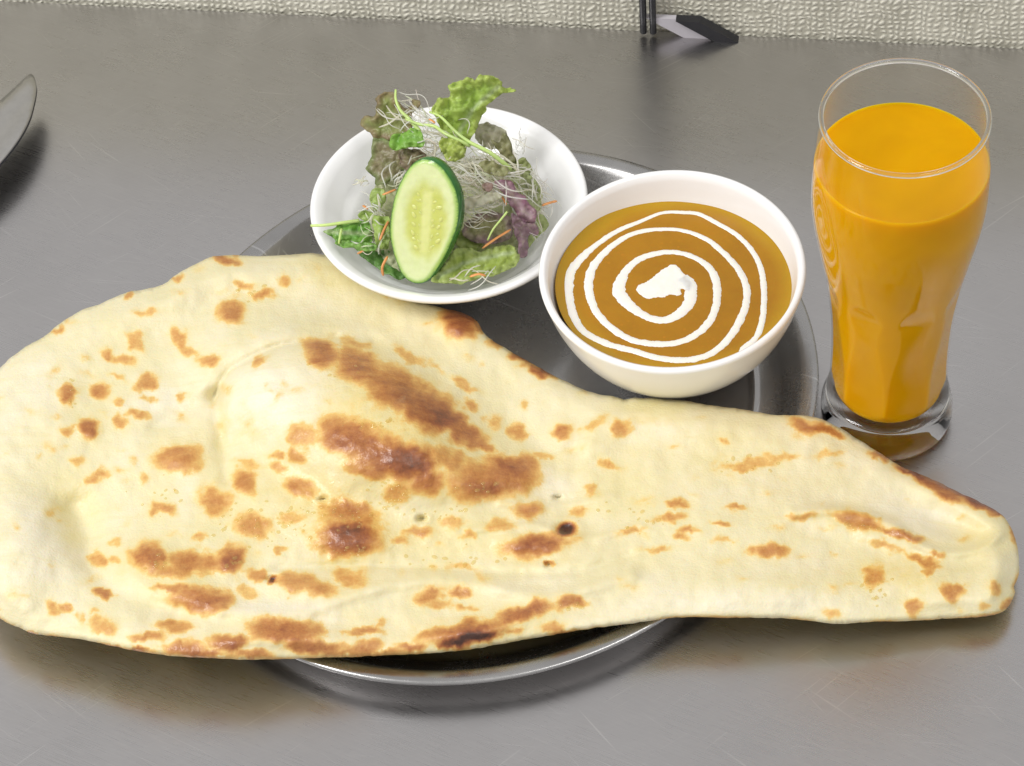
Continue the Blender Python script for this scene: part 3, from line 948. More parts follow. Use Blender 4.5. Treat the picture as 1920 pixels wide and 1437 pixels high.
for (x, y, a, b, c_n) in clus:
    for _ in range(int(c_n * 1.6)):
        q = np.array([x + rng.normal(0, a * 0.6), y + rng.normal(0, b * 0.6)])
        i_ = int(np.argmin(((V2 - q) ** 2).sum(1)))
        c3 = at(q[0], q[1], top[i_] * 0.001 - 0.0001)
        R_ = rng.uniform(0.0004, 0.0012)
        sx_, an_ = rng.uniform(0.8, 1.7), rng.uniform(0, 3.14)
        v_, f_ = lathe([(0, 0.42), (0.45, 0.36), (0.8, 0.18), (1.0, -0.05)], 8)
        ca_, sa_ = math.cos(an_), math.sin(an_)
        dp.append(([c3 + R_ * np.array([p[0] * sx_ * ca_ - p[1] * sa_, p[0] * sx_ * sa_ + p[1] * ca_, p[2]]) for p in v_], f_))
V, Fc = merge(dp)
od = obj('butter_droplets', V, Fc, MT['butter'], nn_)
tag(od, 'tiny glistening drops of melted butter', kind='stuff')
tag(nn_, 'large teardrop naan bread with toasted brown blisters lying across the tray', 'naan')

# ------------------------------------------------------------------ glass of juice
GB = at(1661, 779, 0.0)
GH, GR = 0.1745, 0.0327
gp = [(0, .80), (.012, .835), (.035, .855), (.065, .845), (.095, .80), (.13, .765), (.20, .748), (.28, .752), (.36, .772), (.44, .815), (.52, .878), (.60, .955), (.68, 1.03), (.75, 1.07),
      (.82, 1.075), (.88, 1.06), (.94, 1.03), (1.0, 1.0)]
fine_p = spline([(a, b, 0) for a, b in gp], n=90)
def r_out(t):
    return float(np.interp(t, fine_p[:, 0], fine_p[:, 1])) * GR
NF = 8
def apo(t):
    return float(0.700 + 0.115 * sm(0.22, 0.52, t) + 0.44 * sm(0.47, 0.72, t) + 0.26 * sm(0.14, 0.05, t)) * GR
def r_facet(t, th, off=0.0):
    w_ = 2 * math.pi / NF
    a = ((th - math.radians(-80) + w_ / 2) % w_) - w_ / 2
    return min(r_out(t), apo(t) / math.cos(a)) - off
NT = 192
TB0 = 0.105                                           # the solid foot ends here
class Rings:
    def __init__(s):
        s.v, s.f, s.r = [], [], []
    def ring(s, fn, z):
        b0 = len(s.v)
        for k in range(NT):
            th = 2 * math.pi * k / NT
            r = fn(th)
            s.v.append(np.array([r * math.cos(th), r * math.sin(th), z]))
        s.r.append(b0)
    def join(s, cap0=None, cap1=None):
        for a, b in zip(s.r, s.r[1:]):
            for k in range(NT):
                k2 = (k + 1) % NT
                s.f.append((a + k, a + k2, b + k2, b + k))
        for z, r in ((cap0, s.r[0]), (cap1, s.r[-1])):
            if z is not None:
                s.v.append(np.array([0, 0, z]))
                for k in range(NT):
                    s.f.append((len(s.v) - 1, r + (k + 1) % NT, r + k))
tumbler = empty('glass_tumbler', GB)
# solid foot
g = Rings()
for r_, z_ in ((0.5, 0.0016), (0.66, 0.0008), (0.74, 0.0001)):
    g.ring(lambda th: r_ * GR, z_)
for t in np.r_[np.linspace(0, 0.02, 4), np.linspace(0.03, TB0, 14)]:
    g.ring(lambda th: r_facet(t, th), 0.0006 + t * (GH - 0.0006))
ztop = 0.0006 + TB0 * (GH - 0.0006)
def r_in(t):
    return min(r_out(t), apo(max(t, 0.155))) - (0.0010 + 0.0002 * float(sm(0.62, 0.3, t)))
g.ring(lambda th: r_in(TB0) + 0.0002, ztop)
g.ring(lambda th: r_in(TB0) * 0.9, ztop - 0.0012)
g.ring(lambda th: r_in(TB0) * 0.5, ztop - 0.0018)
g.join(0.0018, ztop - 0.002)
o = recalc(obj('foot', g.v, g.f, MT['glass']))
o.parent = tumbler
tag(o, 'thick clear glass foot of the tumbler')
# thin wall
g = Rings()
for t in np.linspace(TB0 + 0.001, 0.985, 110):
    g.ring(lambda th: r_facet(t, th), 0.0006 + t * (GH - 0.0006))
g.ring(lambda th: r_out(0.995) + 0.0001, GH - 0.0012)
g.ring(lambda th: r_out(1.0) + 0.0001, GH - 0.0004)
g.ring(lambda th: r_out(1) - 0.0005, GH)
g.ring(lambda th: r_out(1) - 0.0011, GH - 0.0004)
g.ring(lambda th: r_out(0.99) - 0.0013, GH - 0.0016)
for t in np.linspace(0.975, 0.862, 24):
    g.ring(lambda th: r_in(t), 0.0006 + t * (GH - 0.0006))
g.join()
o = recalc(obj('wall', g.v, g.f, MT['thin_glass']))
o.parent = tumbler
th_ = np.linspace(0, 2 * math.pi, 129)[:-1]
vt, ft = [], []
for a_ in th_:
    for b_ in np.linspace(0, 2 * math.pi, 13)[:-1]:
        rr = r_out(1.0) - 0.0006 + 0.00105 * math.cos(b_)
        vt.append(np.array([rr * math.cos(a_), rr * math.sin(a_), GH + 0.0002 + 0.0011 * math.sin(b_)]))
for i_ in range(128):
    for k_ in range(12):
        ft.append((i_ * 12 + k_, ((i_ + 1) % 128) * 12 + k_, ((i_ + 1) % 128) * 12 + (k_ + 1) % 12, i_ * 12 + (k_ + 1) % 12))
o = recalc(obj('rim', vt, ft, MT['glass']))
o.parent = tumbler
tag(tumbler, 'tall waisted clear glass tumbler with faceted lower half', 'glass')
# juice: it fills the glass to the wall, facets and all
JT = 0.862
rj0 = r_in(TB0)
g = Rings()
for q_, dz_ in ((0.35, -0.0026), (0.60, -0.0024), (0.66, -0.0006), (0.93, 0.0000), (1.0, 0.0012)):
    g.ring(lambda th: rj0 * q_, ztop + dz_)
for t in np.linspace(TB0 + 0.012, JT - 0.004, 80):
    k_ = float(sm(TB0, 0.20, t))
    g.ring(lambda th: min(r_facet(t, th) - 0.0007, r_in(t) + 0.0002 + 0.006 * k_), 0.0006 + t * (GH - 0.0006))
rj = r_in(JT)
for dr_, dz_ in ((0.0001, 0.0005), (0.0007, 0.0002), (0.0017, 0.0), (rj * 0.4, -0.0001), (rj * 0.8, -0.0001)):
    g.ring(lambda th: rj - dr_, JT * GH + dz_)
g.join(ztop - 0.0026, JT * GH - 0.0001)
ju = recalc(obj('orange_juice', g.v, g.f, MT['juice']))
ju.location = tuple(GB)
tag(ju, 'bright orange juice filling the tall glass', 'juice')

# ------------------------------------------------------------------ salad
def zoomS(x, y):                     # coordinates measured in an enlarged view of the salad
    return 560 + x / 2.993, 120 + y / 2.993

def atS(x, y, z):
    return at(*zoomS(x, y), z - 0.0095)

def leaf(name, label, outline, anchor, nv_, c_mid, c_edge, ruffle=0.004, freq=0.03, jag=3.0, seed=0, curl=0.0, edge_w=22, rib=None, group='salad leaves in the white bowl'):
    pts = np.array([zoomS(*p) for p in outline])
    ol = spline(pts, step=3.2, closed=True)
    cen = ol.mean(0)
    j = np.array([jag * (nz(p, 0.055, seed + 0.5) * 1.3 + nz(p, 0.13, seed + 5.5)) for p in ol])
    dv = ol - cen
    ol = ol + dv / (np.linalg.norm(dv, axis=1)[:, None] + 1e-6) * j[:, None]
    V2_, T_ = fill(ol, 3.4, seed + 3)
    dq = dist_to(ol, V2_)
    n_ = view_dir(*nv_)
    a3 = atS(anchor[0], anchor[1], anchor[2])
    vs, cols = [], []
    size = math.sqrt(np.ptp(ol[:, 0]) * np.ptp(ol[:, 1]))
    for p, q in zip(V2_, dq):
        w3 = on_plane(p[0], p[1], a3, n_)
        e = float(sm(edge_w, 0, q))
        h_ = ruffle * (0.55 * nz(p, freq, seed + 1.3) + (0.35 + 0.9 * e) * 0.6 * nz(p, freq * 2.3, seed + 2.9) + 0.26 * nz(p, freq * 5, seed + 7.1) + 0.10 * nz(p, freq * 11, seed + 3.7))
        rr = np.linalg.norm(p - cen) / (size * 0.5)
        h_ += curl * rr * rr
        if rib is not None:
            rp = np.array([zoomS(*r_) for r_ in rib])
            h_ -= 0.0008 * math.exp(-(float(dist_to(rp, p[None], closed=False)[0]) / 4) ** 2)
        vs.append(w3 - FW * h_)
        t_ = min(1, max(0, e + 0.45 * nz(p, 0.04, seed + 8.8)))
        cm = np.array(c_mid) * (1 - t_) + np.array(c_edge) * t_
        if rib is not None:
            k_ = math.exp(-(float(dist_to(rp, p[None], closed=False)[0]) / 3.5) ** 2)
            cm = cm * (1 - 0.7 * k_) + np.array((0.55, 0.68, 0.3)) * 0.7 * k_
        cols.append(cm)
    o = obj(name, vs, T_, MT['leaf'])
    attr_col(o, 'tint', cols)
    s_ = o.modifiers.new('thickness', 'SOLIDIFY')
    s_.thickness = 0.00028
    s_.offset = 0
    tag(o, label, 'leaf', group)
    return o

G1, G1e = (0.24, 0.44, 0.025), (0.40, 0.56, 0.055)
RD, RDe = (0.16, 0.20, 0.04), (0.13, 0.055, 0.035)
# big frilly green leaf standing up at the back
leaf('lettuce_leaf', 'bright green frilly lettuce leaf standing tallest at the back of the bowl',
     [(745, 250), (780, 200), (820, 190), (850, 170), (840, 120), (890, 100), (940, 80), (985, 95), (1020, 65), (1080, 68), (1110, 90), (1140, 95), (1150, 130), (1215, 145), (1215, 160), (1150, 165), (1100, 200),
      (1060, 235), (1040, 270), (1010, 330), (985, 390), (950, 440), (925, 540), (880, 555), (830, 520), (790, 470), (800, 380), (770, 300)],
     (930, 330, 0.072), (0.25, -0.55, 1.0), G1, G1e, 0.006, 0.035, 3.2, 11, 0.001, 26, rib=[(1120, 130), (980, 250), (890, 400), (860, 520)])
leaf('red_leaf_lettuce', 'brown and olive oak-edged lettuce leaf leaning out at the upper left',
     [(430, 185), (480, 160), (535, 165), (560, 210), (590, 250), (630, 235), (640, 200), (680, 205), (690, 240), (640, 280), (640, 330), (620, 400), (600, 470), (560, 480), (520, 440), (470, 420), (420, 415),
      (385, 390), (350, 320), (380, 290), (430, 295), (440, 240)],
     (500, 320, 0.066), (-0.25, -0.3, 1.0), (0.17, 0.21, 0.035), (0.17, 0.10, 0.04), 0.005, 0.03, 4.0, 23, 0.001, 20)
leaf('red_leaf_lettuce', 'dark maroon lettuce leaf under the upper-left olive leaf, beside the cucumber',
     [(420, 430), (470, 420), (540, 450), (610, 480), (650, 520), (620, 560), (580, 620), (530, 660), (470, 680), (430, 670), (425, 630), (380, 600), (385, 560), (410, 500)],
     (500, 560, 0.055), (-0.1, 0.1, 1.0), (0.15, 0.11, 0.045), (0.10, 0.14, 0.03), 0.004, 0.03, 4.0, 31, 0.0, 14)
leaf('green_leaf', 'small vivid green leaf tucked beneath the radish shreds',
     [(515, 430), (540, 400), (600, 375), (640, 360), (690, 390), (700, 440), (680, 465), (610, 470), (540, 490), (515, 470)],
     (600, 430, 0.073), (-0.1, 0.2, 1.0), (0.09, 0.33, 0.012), (0.14, 0.40, 0.02), 0.004, 0.05, 2.5, 41)
leaf('lettuce_leaf', 'pale brownish crumpled leaf behind the radish shreds at the back right',
     [(1010, 340), (1060, 330), (1110, 350), (1165, 385), (1160, 430), (1120, 480), (1060, 470), (1000, 440), (985, 390)],
     (1070, 400, 0.061), (0.2, 0.0, 1.0), (0.36, 0.31, 0.20), (0.42, 0.38, 0.27), 0.004, 0.05, 2.5, 47)
leaf('oak_leaf', 'narrow olive forked leaf at the right beneath the pale stem',
     [(1080, 425), (1120, 440), (1140, 400), (1165, 395), (1190, 440), (1205, 500), (1235, 560), (1235, 600), (1200, 610), (1165, 560), (1130, 500), (1100, 465)],
     (1160, 500, 0.064), (0.3, -0.1, 1.0), (0.19, 0.17, 0.05), (0.13, 0.12, 0.04), 0.003, 0.05, 2.0, 53)
leaf('oak_leaf', 'yellow green leaf scrap at the far right of the shreds',
     [(1215, 560), (1260, 530), (1300, 570), (1310, 600), (1270, 630), (1240, 600)], (1260, 580, 0.058), (0.2, 0.0, 1.0), (0.30, 0.36, 0.07), (0.24, 0.28, 0.07), 0.003, 0.06, 2.5, 59)
leaf('radicchio_leaf', 'purple and white radicchio piece at the right of the salad',
     [(1105, 665), (1150, 650), (1195, 660), (1225, 710), (1270, 740), (1300, 790), (1335, 830), (1320, 900), (1290, 895), (1240, 870), (1210, 820), (1180, 780), (1150, 730), (1120, 700)],
     (1220, 770, 0.060), (0.3, -0.1, 1.0), (0.60, 0.40, 0.47), (0.25, 0.07, 0.15), 0.004, 0.04, 3.0, 61)
leaf('radicchio_leaf', 'dark purple radicchio tip just below the purple and white piece',
     [(1200, 840), (1260, 880), (1330, 900), (1350, 940), (1330, 965), (1290, 960), (1290, 1030), (1280, 1080), (1240, 1080), (1230, 1010), (1205, 940), (1195, 880)],
     (1260, 950, 0.050), (0.3, 0.1, 1.0), (0.09, 0.045, 0.05), (0.17, 0.07, 0.11), 0.004, 0.04, 3.0, 67)
leaf('red_leaf_lettuce', 'brownish red lettuce leaf right of the cucumber under the shreds',
     [(925, 900), (980, 860), (1040, 835), (1110, 840), (1180, 860), (1200, 920), (1190, 980), (1120, 1010), (1040, 1010), (980, 1000), (930, 960)],
     (1060, 930, 0.050), (0.1, 0.2, 1.0), (0.22, 0.20, 0.06), (0.22, 0.11, 0.13), 0.005, 0.035, 3.0, 71)
leaf('lettuce_leaf', 'yellow green ribbed lettuce leaf at the front right below the cucumber',
     [(740, 1220), (800, 1150), (850, 1090), (880, 1040), (940, 1030), (1020, 1050), (1100, 1030), (1170, 1015), (1220, 1040), (1240, 1080), (1220, 1130), (1150, 1165), (1070, 1195), (960, 1225), (860, 1232)],
     (980, 1120, 0.046), (0.0, 0.35, 1.0), (0.24, 0.36, 0.02), (0.33, 0.44, 0.07), 0.005, 0.04, 3.0, 79, rib=[(780, 1200), (920, 1120), (1090, 1080), (1200, 1060)])
leaf('lettuce_leaf', 'dull green leaf piece half hidden right of the cucumber',
     [(880, 950), (940, 930), (1000, 960), (1030, 1010), (1000, 1050), (930, 1040), (880, 1010)], (950, 990, 0.045), (0.0, 0.2, 1.0), (0.20, 0.28, 0.03), (0.26, 0.33, 0.05), 0.003, 0.04, 2.0, 83)
leaf('lettuce_leaf', 'light green scrap low at the right inside wall of the bowl',
     [(1330, 860), (1370, 850), (1400, 890), (1390, 930), (1350, 960), (1310, 1010), (1290, 1030), (1290, 970), (1330, 930)], (1350, 910, 0.044), (0.3, 0.2, 1.0), (0.38, 0.46, 0.14), (0.32, 0.40, 0.10), 0.003, 0.05, 2.0, 89)
leaf('mizuna_leaf', 'dark green mizuna leaf sticking out to the left over the bowl wall',
     [(145, 940), (200, 920), (225, 890), (290, 880), (350, 880), (400, 900), (410, 960), (400, 1000), (330, 1010), (260, 1015), (215, 1000), (180, 970)],
     (300, 950, 0.049), (-0.1, 0.3, 1.0), (0.055, 0.27, 0.008), (0.10, 0.33, 0.015), 0.005, 0.05, 3.5, 97, rib=[(150, 940), (260, 950), (400, 950)])
leaf('mizuna_leaf', 'deep green leaf at the bottom left beneath the cucumber',
     [(345, 1070), (410, 1030), (470, 1040), (520, 1060), (560, 1130), (600, 1200), (560, 1210), (480, 1170), (410, 1120)], (460, 1110, 0.040), (-0.1, 0.3, 1.0), (0.035, 0.16, 0.012), (0.06, 0.20, 0.02), 0.004, 0.05, 2.5, 101)
leaf('green_leaf', 'round light green leaf at the left edge of the cucumber',
     [(405, 720), (440, 695), (480, 705), (490, 750), (470, 800), (430, 815), (405, 780)], (445, 755, 0.053), (-0.2, 0.1, 1.0), (0.21, 0.38, 0.03), (0.28, 0.42, 0.06), 0.003, 0.05, 1.5, 103)
leaf('green_leaf', 'small green leaf bit above the mizuna leaf at the left',
     [(335, 850), (365, 825), (400, 830), (430, 850), (420, 870), (370, 880)], (380, 855, 0.050), (-0.2, 0.1, 1.0), (0.19, 0.36, 0.02), (0.26, 0.42, 0.05), 0.003, 0.05, 1.5, 107)
leaf('lettuce_leaf', 'olive leaf piece in the middle under the shredded radish',
     [(960, 560), (1010, 530), (1080, 540), (1130, 590), (1100, 640), (1030, 650), (970, 620)], (1040, 590, 0.054), (0.0, 0.1, 1.0), (0.17, 0.20, 0.05), (0.20, 0.17, 0.06), 0.004, 0.04, 2.5, 109)

leaf('lettuce_leaf', 'broad pale green lettuce leaf lying lowest under the whole salad',
     [(430, 700), (560, 600), (750, 560), (980, 560), (1160, 610), (1280, 720), (1310, 860), (1260, 1000), (1150, 1100), (980, 1160), (800, 1190), (620, 1180), (480, 1100), (400, 950)],
     (860, 880, 0.0405), (0.0, 0.62, 0.75), (0.46, 0.48, 0.22), (0.50, 0.52, 0.26), 0.006, 0.03, 4.0, 113)
leaf('oak_leaf', 'dark olive leaf lying over the shreds under the long pale sprig',
     [(1010, 560), (1060, 545), (1120, 560), (1180, 590), (1160, 625), (1100, 630), (1050, 610)], (1090, 585, 0.073), (0.1, 0.1, 1.0), (0.13, 0.15, 0.035), (0.20, 0.19, 0.06), 0.004, 0.05, 2.5, 127)
leaf('lettuce_leaf', 'translucent pale lettuce rib across the middle of the shreds',
     [(930, 760), (1010, 735), (1090, 720), (1150, 735), (1120, 765), (1040, 785), (960, 815), (925, 810)], (1030, 765, 0.066), (0.1, 0.1, 1.0), (0.62, 0.60, 0.42), (0.55, 0.50, 0.36), 0.003, 0.05, 2.0, 131)
leaf('radicchio_leaf', 'small maroon scrap between the cucumber and the purple piece',
     [(1030, 680), (1065, 668), (1090, 685), (1080, 715), (1045, 720)], (1060, 695, 0.069), (0.1, 0.1, 1.0), (0.22, 0.08, 0.08), (0.28, 0.14, 0.12), 0.003, 0.06, 2.0, 137)
leaf('lettuce_leaf', 'yellow green frilly scrap just above the top of the cucumber',
     [(795, 430), (850, 415), (910, 440), (935, 480), (920, 530), (870, 550), (820, 525), (800, 480)], (865, 485, 0.0755), (0.1, 0.0, 1.0), (0.34, 0.48, 0.03), (0.42, 0.55, 0.06), 0.005, 0.06, 3.0, 139)
leaf('mizuna_leaf', 'thin feathery green leaf hanging at the lower left over the bowl wall',
     [(205, 1000), (250, 985), (330, 1000), (420, 1005), (440, 1040), (380, 1050), (300, 1035), (240, 1030)], (320, 1015, 0.0495), (-0.1, 0.3, 1.0), (0.07, 0.28, 0.02), (0.13, 0.36, 0.03), 0.004, 0.06, 4.0, 149)
leaf('lettuce_leaf', 'pale frilly green leaf at the far right beneath the shreds',
     [(1170, 600), (1230, 590), (1300, 620), (1350, 690), (1370, 780), (1330, 830), (1270, 780), (1220, 720), (1180, 660)], (1270, 700, 0.053), (0.3, 0.1, 1.0), (0.50, 0.52, 0.27), (0.42, 0.50, 0.16), 0.006, 0.05, 4.0, 151)
leaf('red_leaf_lettuce', 'reddish brown frilly leaf peeking out behind the top of the cucumber',
     [(560, 500), (620, 480), (690, 490), (720, 530), (690, 570), (620, 600), (575, 570)], (640, 530, 0.064), (-0.1, 0.1, 1.0), (0.20, 0.15, 0.06), (0.16, 0.09, 0.06), 0.005, 0.05, 4.0, 157)
leaf('lettuce_leaf', 'fresh green leaf edge showing between the cucumber and the mizuna at the left',
     [(420, 860), (470, 850), (510, 880), (520, 960), (500, 1040), (450, 1030), (425, 960)], (470, 940, 0.052), (-0.2, 0.2, 1.0), (0.22, 0.42, 0.03), (0.32, 0.50, 0.06), 0.005, 0.05, 3.5, 163)
# mizuna stems and single pale strands
def strand(name, label, pts, r0, r1, mat, cat, group=None, sides=7):
    P3 = spline([atS(x, y, z) for x, y, z in pts], step=0.0012)
    v, f = tube(P3, np.linspace(r0, r1, len(P3)), sides)
    o = obj(name, v, f, MT[mat])
    return tag(o, label, cat, group)
strand('mizuna_sprig', 'pale green forked stem crossing the top of the salad to the right', [(735, 270, .078), (800, 300, .079), (880, 380, .079), (960, 440, .077), (1060, 490, .075), (1130, 540, .071), (1190, 590, .066)], .0005, .0011, 'stem', 'stem', 'mizuna stems')
strand('mizuna_sprig', 'whitish green stem running beside the forked stem at the top', [(600, 310, .077), (680, 340, .078), (760, 350, .079), (820, 390, .079), (900, 430, .078), (960, 460, .075)], .0006, .0009, 'stem', 'stem', 'mizuna stems')
strand('mizuna_sprig', 'thin stem curling up highest at the upper left', [(545, 145, .082), (545, 200, .080), (570, 260, .078), (620, 310, .077), (680, 380, .074)], .0005, .0010, 'stem', 'stem', 'mizuna stems')
strand('mizuna_sprig', 'thin white-green stem lying over the left rim of the bowl', [(68, 908, .0515), (150, 905, .0525), (240, 893, .053), (340, 880, .053)], .0006, .0009, 'stem', 'stem', 'mizuna stems')
strand('mizuna_sprig', 'short stem hanging below the left mizuna leaf', [(225, 1010, .050), (232, 970, .052), (240, 930, .052)], .0005, .0007, 'stem', 'stem', 'mizuna stems')
strand('mizuna_sprig', 'thin pale stem slanting down right of the cucumber', [(1170, 830, .064), (1130, 880, .062), (1090, 930, .060), (1060, 990, .056)], .0005, .0004, 'stem', 'stem', 'mizuna stems')

carrots = [((470, 735, .058), (510, 720, .059), (545, 705, .059), 'orange carrot shred touching the upper left of the cucumber'),
           ((455, 990, .053), (480, 930, .055), (505, 880, .056), 'long carrot shred along the left side of the cucumber'),
           ((330, 1065, .046), (360, 1050, .048), (390, 1035, .048), 'carrot shred at the lower left inside wall of the bowl'),
           ((1030, 1035, .051), (1100, 985, .053), (1190, 930, .054), 'longest carrot shred, right of the cucumber'),
           ((1365, 795, .049), (1410, 780, .050), (1450, 770, .050), 'carrot shred lying on the right inside wall of the bowl'),
           ((360, 795, .052), (375, 805, .052), (388, 815, .052), 'tiny carrot bit at the left edge of the salad'),
           ((730, 310, .080), (750, 320, .080), (765, 332, .080), 'small carrot bit at the top among the stems'),
           ((960, 1195, .047), (1010, 1180, .048), (1050, 1190, .047), 'carrot shred on the front lettuce leaf'),
           ((1130, 730, .060), (1150, 760, .060), (1165, 790, .060), 'short carrot shred beside the radicchio'),
           ((475, 1190, .043), (470, 1140, .046), (500, 1080, .049), 'thin brownish carrot peel hanging at the lower left of the cucumber')]
for a, b, c_, lab in carrots:
    P3 = spline([atS(q[0], q[1], q[2]) for q in (a, b, c_)], n=10)
    v, f = tube(P3, np.r_[0.5, np.ones(8), 0.5] * random.uniform(0.0006, 0.0009), 5, 0.6)
    tag(obj('carrot_shred', v, f, MT['carrot']), lab, 'carrot', 'carrot shreds in the salad')

# shredded radish and glass noodles: nobody could count them
rng = np.random.default_rng(12)
parts = []
tints = []
# centre, spread, heights, count, main direction (degrees, downwards right is positive), length
zones = [(1010, 620, 150, 70, .056, .069, 84, 12, 300), (1190, 690, 110, 90, .050, .059, 60, 35, 220), (640, 290, 90, 50, .070, .078, 22, 20, 260), (760, 430, 100, 60, .068, .074, 26, 30, 240), (720, 510, 120, 40, .058, .066, 26, -20, 260),
         (990, 790, 110, 45, .054, .061, 40, 8, 280), (430, 830, 45, 90, .048, .055, 20, 70, 170), (470, 950, 40, 70, .047, .053, 14, 100, 170), (1090, 570, 120, 35, .064, .071, 26, 25, 280), (600, 640, 50, 50, .053, .060, 12, -50, 200),
         (370, 660, 40, 25, .046, .050, 7, -30, 100), (1310, 790, 60, 110, .044, .050, 62, 50, 250), (1230, 450, 50, 50, .052, .058, 10, 60, 150), (1000, 1190, 110, 16, .045, .048, 8, -5, 240), (330, 1000, 60, 25, .048, .051, 6, -10, 130)]
for (cx, cy, ax, ay, z0, z1, cnt, dirn, ln) in zones:
    for k in range(int(cnt * 0.95)):
        q = np.clip(rng.normal(0, 0.6, 2), -1.2, 1.2)
        p = np.array([cx + ax * q[0], cy + ay * q[1]])
        th = math.radians(dirn + rng.normal(0, 26))
        L = ln * rng.uniform(0.45, 1.1)
        steps = 16
        c1, c2, ph = rng.normal(0, 0.07), rng.normal(0, 0.16), rng.uniform(0, 6.28)
        z = rng.uniform(z0, z1)
        p = p - 0.5 * L * np.array([math.cos(th), math.sin(th)])
        th -= c1 * steps / 2
        pts = []
        for i in range(steps):
            bow = math.sin(math.pi * i / (steps - 1))
            pts.append(atS(p[0], p[1], z + 0.0045 * bow - 0.0035))
            p = p + L / steps * np.array([math.cos(th), math.sin(th)])
            th += c1 + c2 * math.sin(i * 0.55 + ph)
        P3 = spline(pts, n=26)
        r0_ = rng.uniform(0.00018, 0.00042)
        pr = tube(P3, r0_ * np.r_[np.linspace(0.5, 1, 4), np.ones(18), np.linspace(1, 0.4, 4)], 5)
        parts.append(pr)
        c_ = np.array([(0.97, 0.955, 0.90), (0.95, 0.91, 0.80), (0.90, 0.94, 0.75), (0.93, 0.86, 0.80)][rng.choice(4, p=[.55, .25, .1, .1])]) * rng.uniform(0.97, 1.06)
        tints += [np.clip(c_, 0, 0.97)] * len(pr[0])
V, Fc = merge(parts)
sh = obj('radish_shreds', V, Fc, MT['shred'])
attr_col(sh, 'tint', tints)
tag(sh, 'tangle of translucent white shredded radish through the salad', 'shredded radish', kind='stuff')

# cucumber slice
cu_px = [(700, 537), (755, 550), (805, 590), (848, 650), (880, 720), (893, 790), (893, 860), (880, 930), (850, 1010), (815, 1085), (775, 1150), (735, 1205), (690, 1232), (640, 1232), (590, 1200), (555, 1140), (528, 1060), (512, 980),
         (510, 900), (520, 820), (538, 740), (565, 670), (605, 600), (650, 555)]
cn = view_dir(-0.50, -0.32, 1.0)
ca = atS(700, 900, 0.066)
ol = spline([zoomS(*p) for p in cu_px], step=2.6, closed=True)
V2_, T_ = fill(ol, 3.0, 9)
dq = dist_to(ol, V2_)
cen = np.array(zoomS(712, 880))
vs, cols = [], []
for p, q in zip(V2_, dq):
    w3 = on_plane(p[0], p[1], ca, cn)
    qx, qy = (p[0] - cen[0]) / 41, (p[1] - cen[1]) / 74
    core = float(sm(1.15, 0.75, math.hypot(qx, qy) + 0.12 * nz(p, 0.06, 3)))
    edge = float(sm(11, 2, q))
    c1 = np.array((0.70, 0.76, 0.42)) * (1 - edge) + np.array((0.36, 0.56, 0.12)) * edge
    ce = np.array((0.58, 0.62, 0.15))
    mid_ = float(sm(0.34, 0.1, abs(qx + 0.12 * qy))) * float(sm(1.0, 0.6, abs(qy)))
    ce = ce * (1 - 0.6 * mid_) + np.array((0.78, 0.80, 0.40)) * 0.6 * mid_
    c1 = c1 * (1 - core) + ce * core
    if q < 1.6:
        c1 = np.array((0.03, 0.17, 0.015))
    vs.append(w3 + cn * (-0.0008 * float(sm(6, 0, q)) - 0.0005 * core + 0.0002 * nz(p, 0.1, 6)))
    cols.append(c1)
cuc = empty('cucumber_slice', ca)
o = obj('flesh', vs, T_, MT['cucumber'])
attr_col(o, 'tint', cols)
adopt(o, cuc)
# peel: the side wall of the slice
rim3 = [on_plane(p[0], p[1], ca, cn) for p in ol]
c3 = np.mean(rim3, 0)
v, f = [], []
levels = [(-0.0009, 1.0), (-0.0016, 1.012), (-0.0035, 1.02), (-0.006, 1.01), (-0.0070, 0.98), (-0.0072, 0.6)]
n = len(rim3)
for dz, sc in levels:
    for p in rim3:
        v.append(c3 + (p - c3) * sc + cn * dz)
for i in range(len(levels) - 1):
    for k in range(n):
        k2 = (k + 1) % n
        f.append((i * n + k, i * n + k2, (i + 1) * n + k2, (i + 1) * n + k))
f.append(tuple(range((len(levels) - 1) * n, len(levels) * n)))
adopt(recalc(obj('peel', v, f, MT['peel'])), cuc)
# seeds in the wet core
sv, sf = lathe([(0, -1), (0.35, -0.85), (0.62, -0.45), (0.66, 0.0), (0.5, 0.5), (0.25, 0.85), (0, 1)], 8)
sme = None
tx = np.cross(cn, RT); tx /= np.linalg.norm(tx)          # along the slice
ty = np.cross(tx, cn)
k = 0
for row in range(11):
    for side in (-1, 1):
        for lane in (0.42, 0.74):
            if rng.random() < 0.16:
                continue
            yy = -62 + row * 12.3 + rng.normal(0, 2.2)
            w_ = math.sqrt(max(0, 1 - (yy / 76) ** 2))
            xx = side * lane * 33 * w_ + rng.normal(0, 1.2) - 0.05 * yy
            p3 = on_plane(cen[0] + xx, cen[1] + yy, ca, cn)
            if sme is None:
                o = obj('seed', [np.asarray(q) * 1.0 for q in sv], sf, MT['seed'])
                sme = o.data
            else:
                o = bpy.data.objects.new('seed', sme)
                COL.objects.link(o)
            a_ = side * rng.uniform(0.5, 1.2) + rng.normal(0, 0.2)
            ax = tx * math.cos(a_) + ty * math.sin(a_)
            bx = np.cross(cn, ax)
            sc = rng.uniform(0.85, 1.15) * (0.0017 if lane > 0.6 else 0.0014)
            M4 = Matrix.Identity(4)
            pp = p3 - cn * 0.00105
            for r_ in range(3):
                M4[r_][0], M4[r_][1], M4[r_][2], M4[r_][3] = bx[r_] * sc, cn[r_] * sc * 0.75, ax[r_] * sc * 1.25, pp[r_]
            o.parent = cuc
            o.matrix_parent_inverse = Matrix.Translation(-cuc.location)
            o.matrix_basis = M4
tag(cuc, 'oval cucumber slice with green peel leaning upright on the front of the salad', 'cucumber')

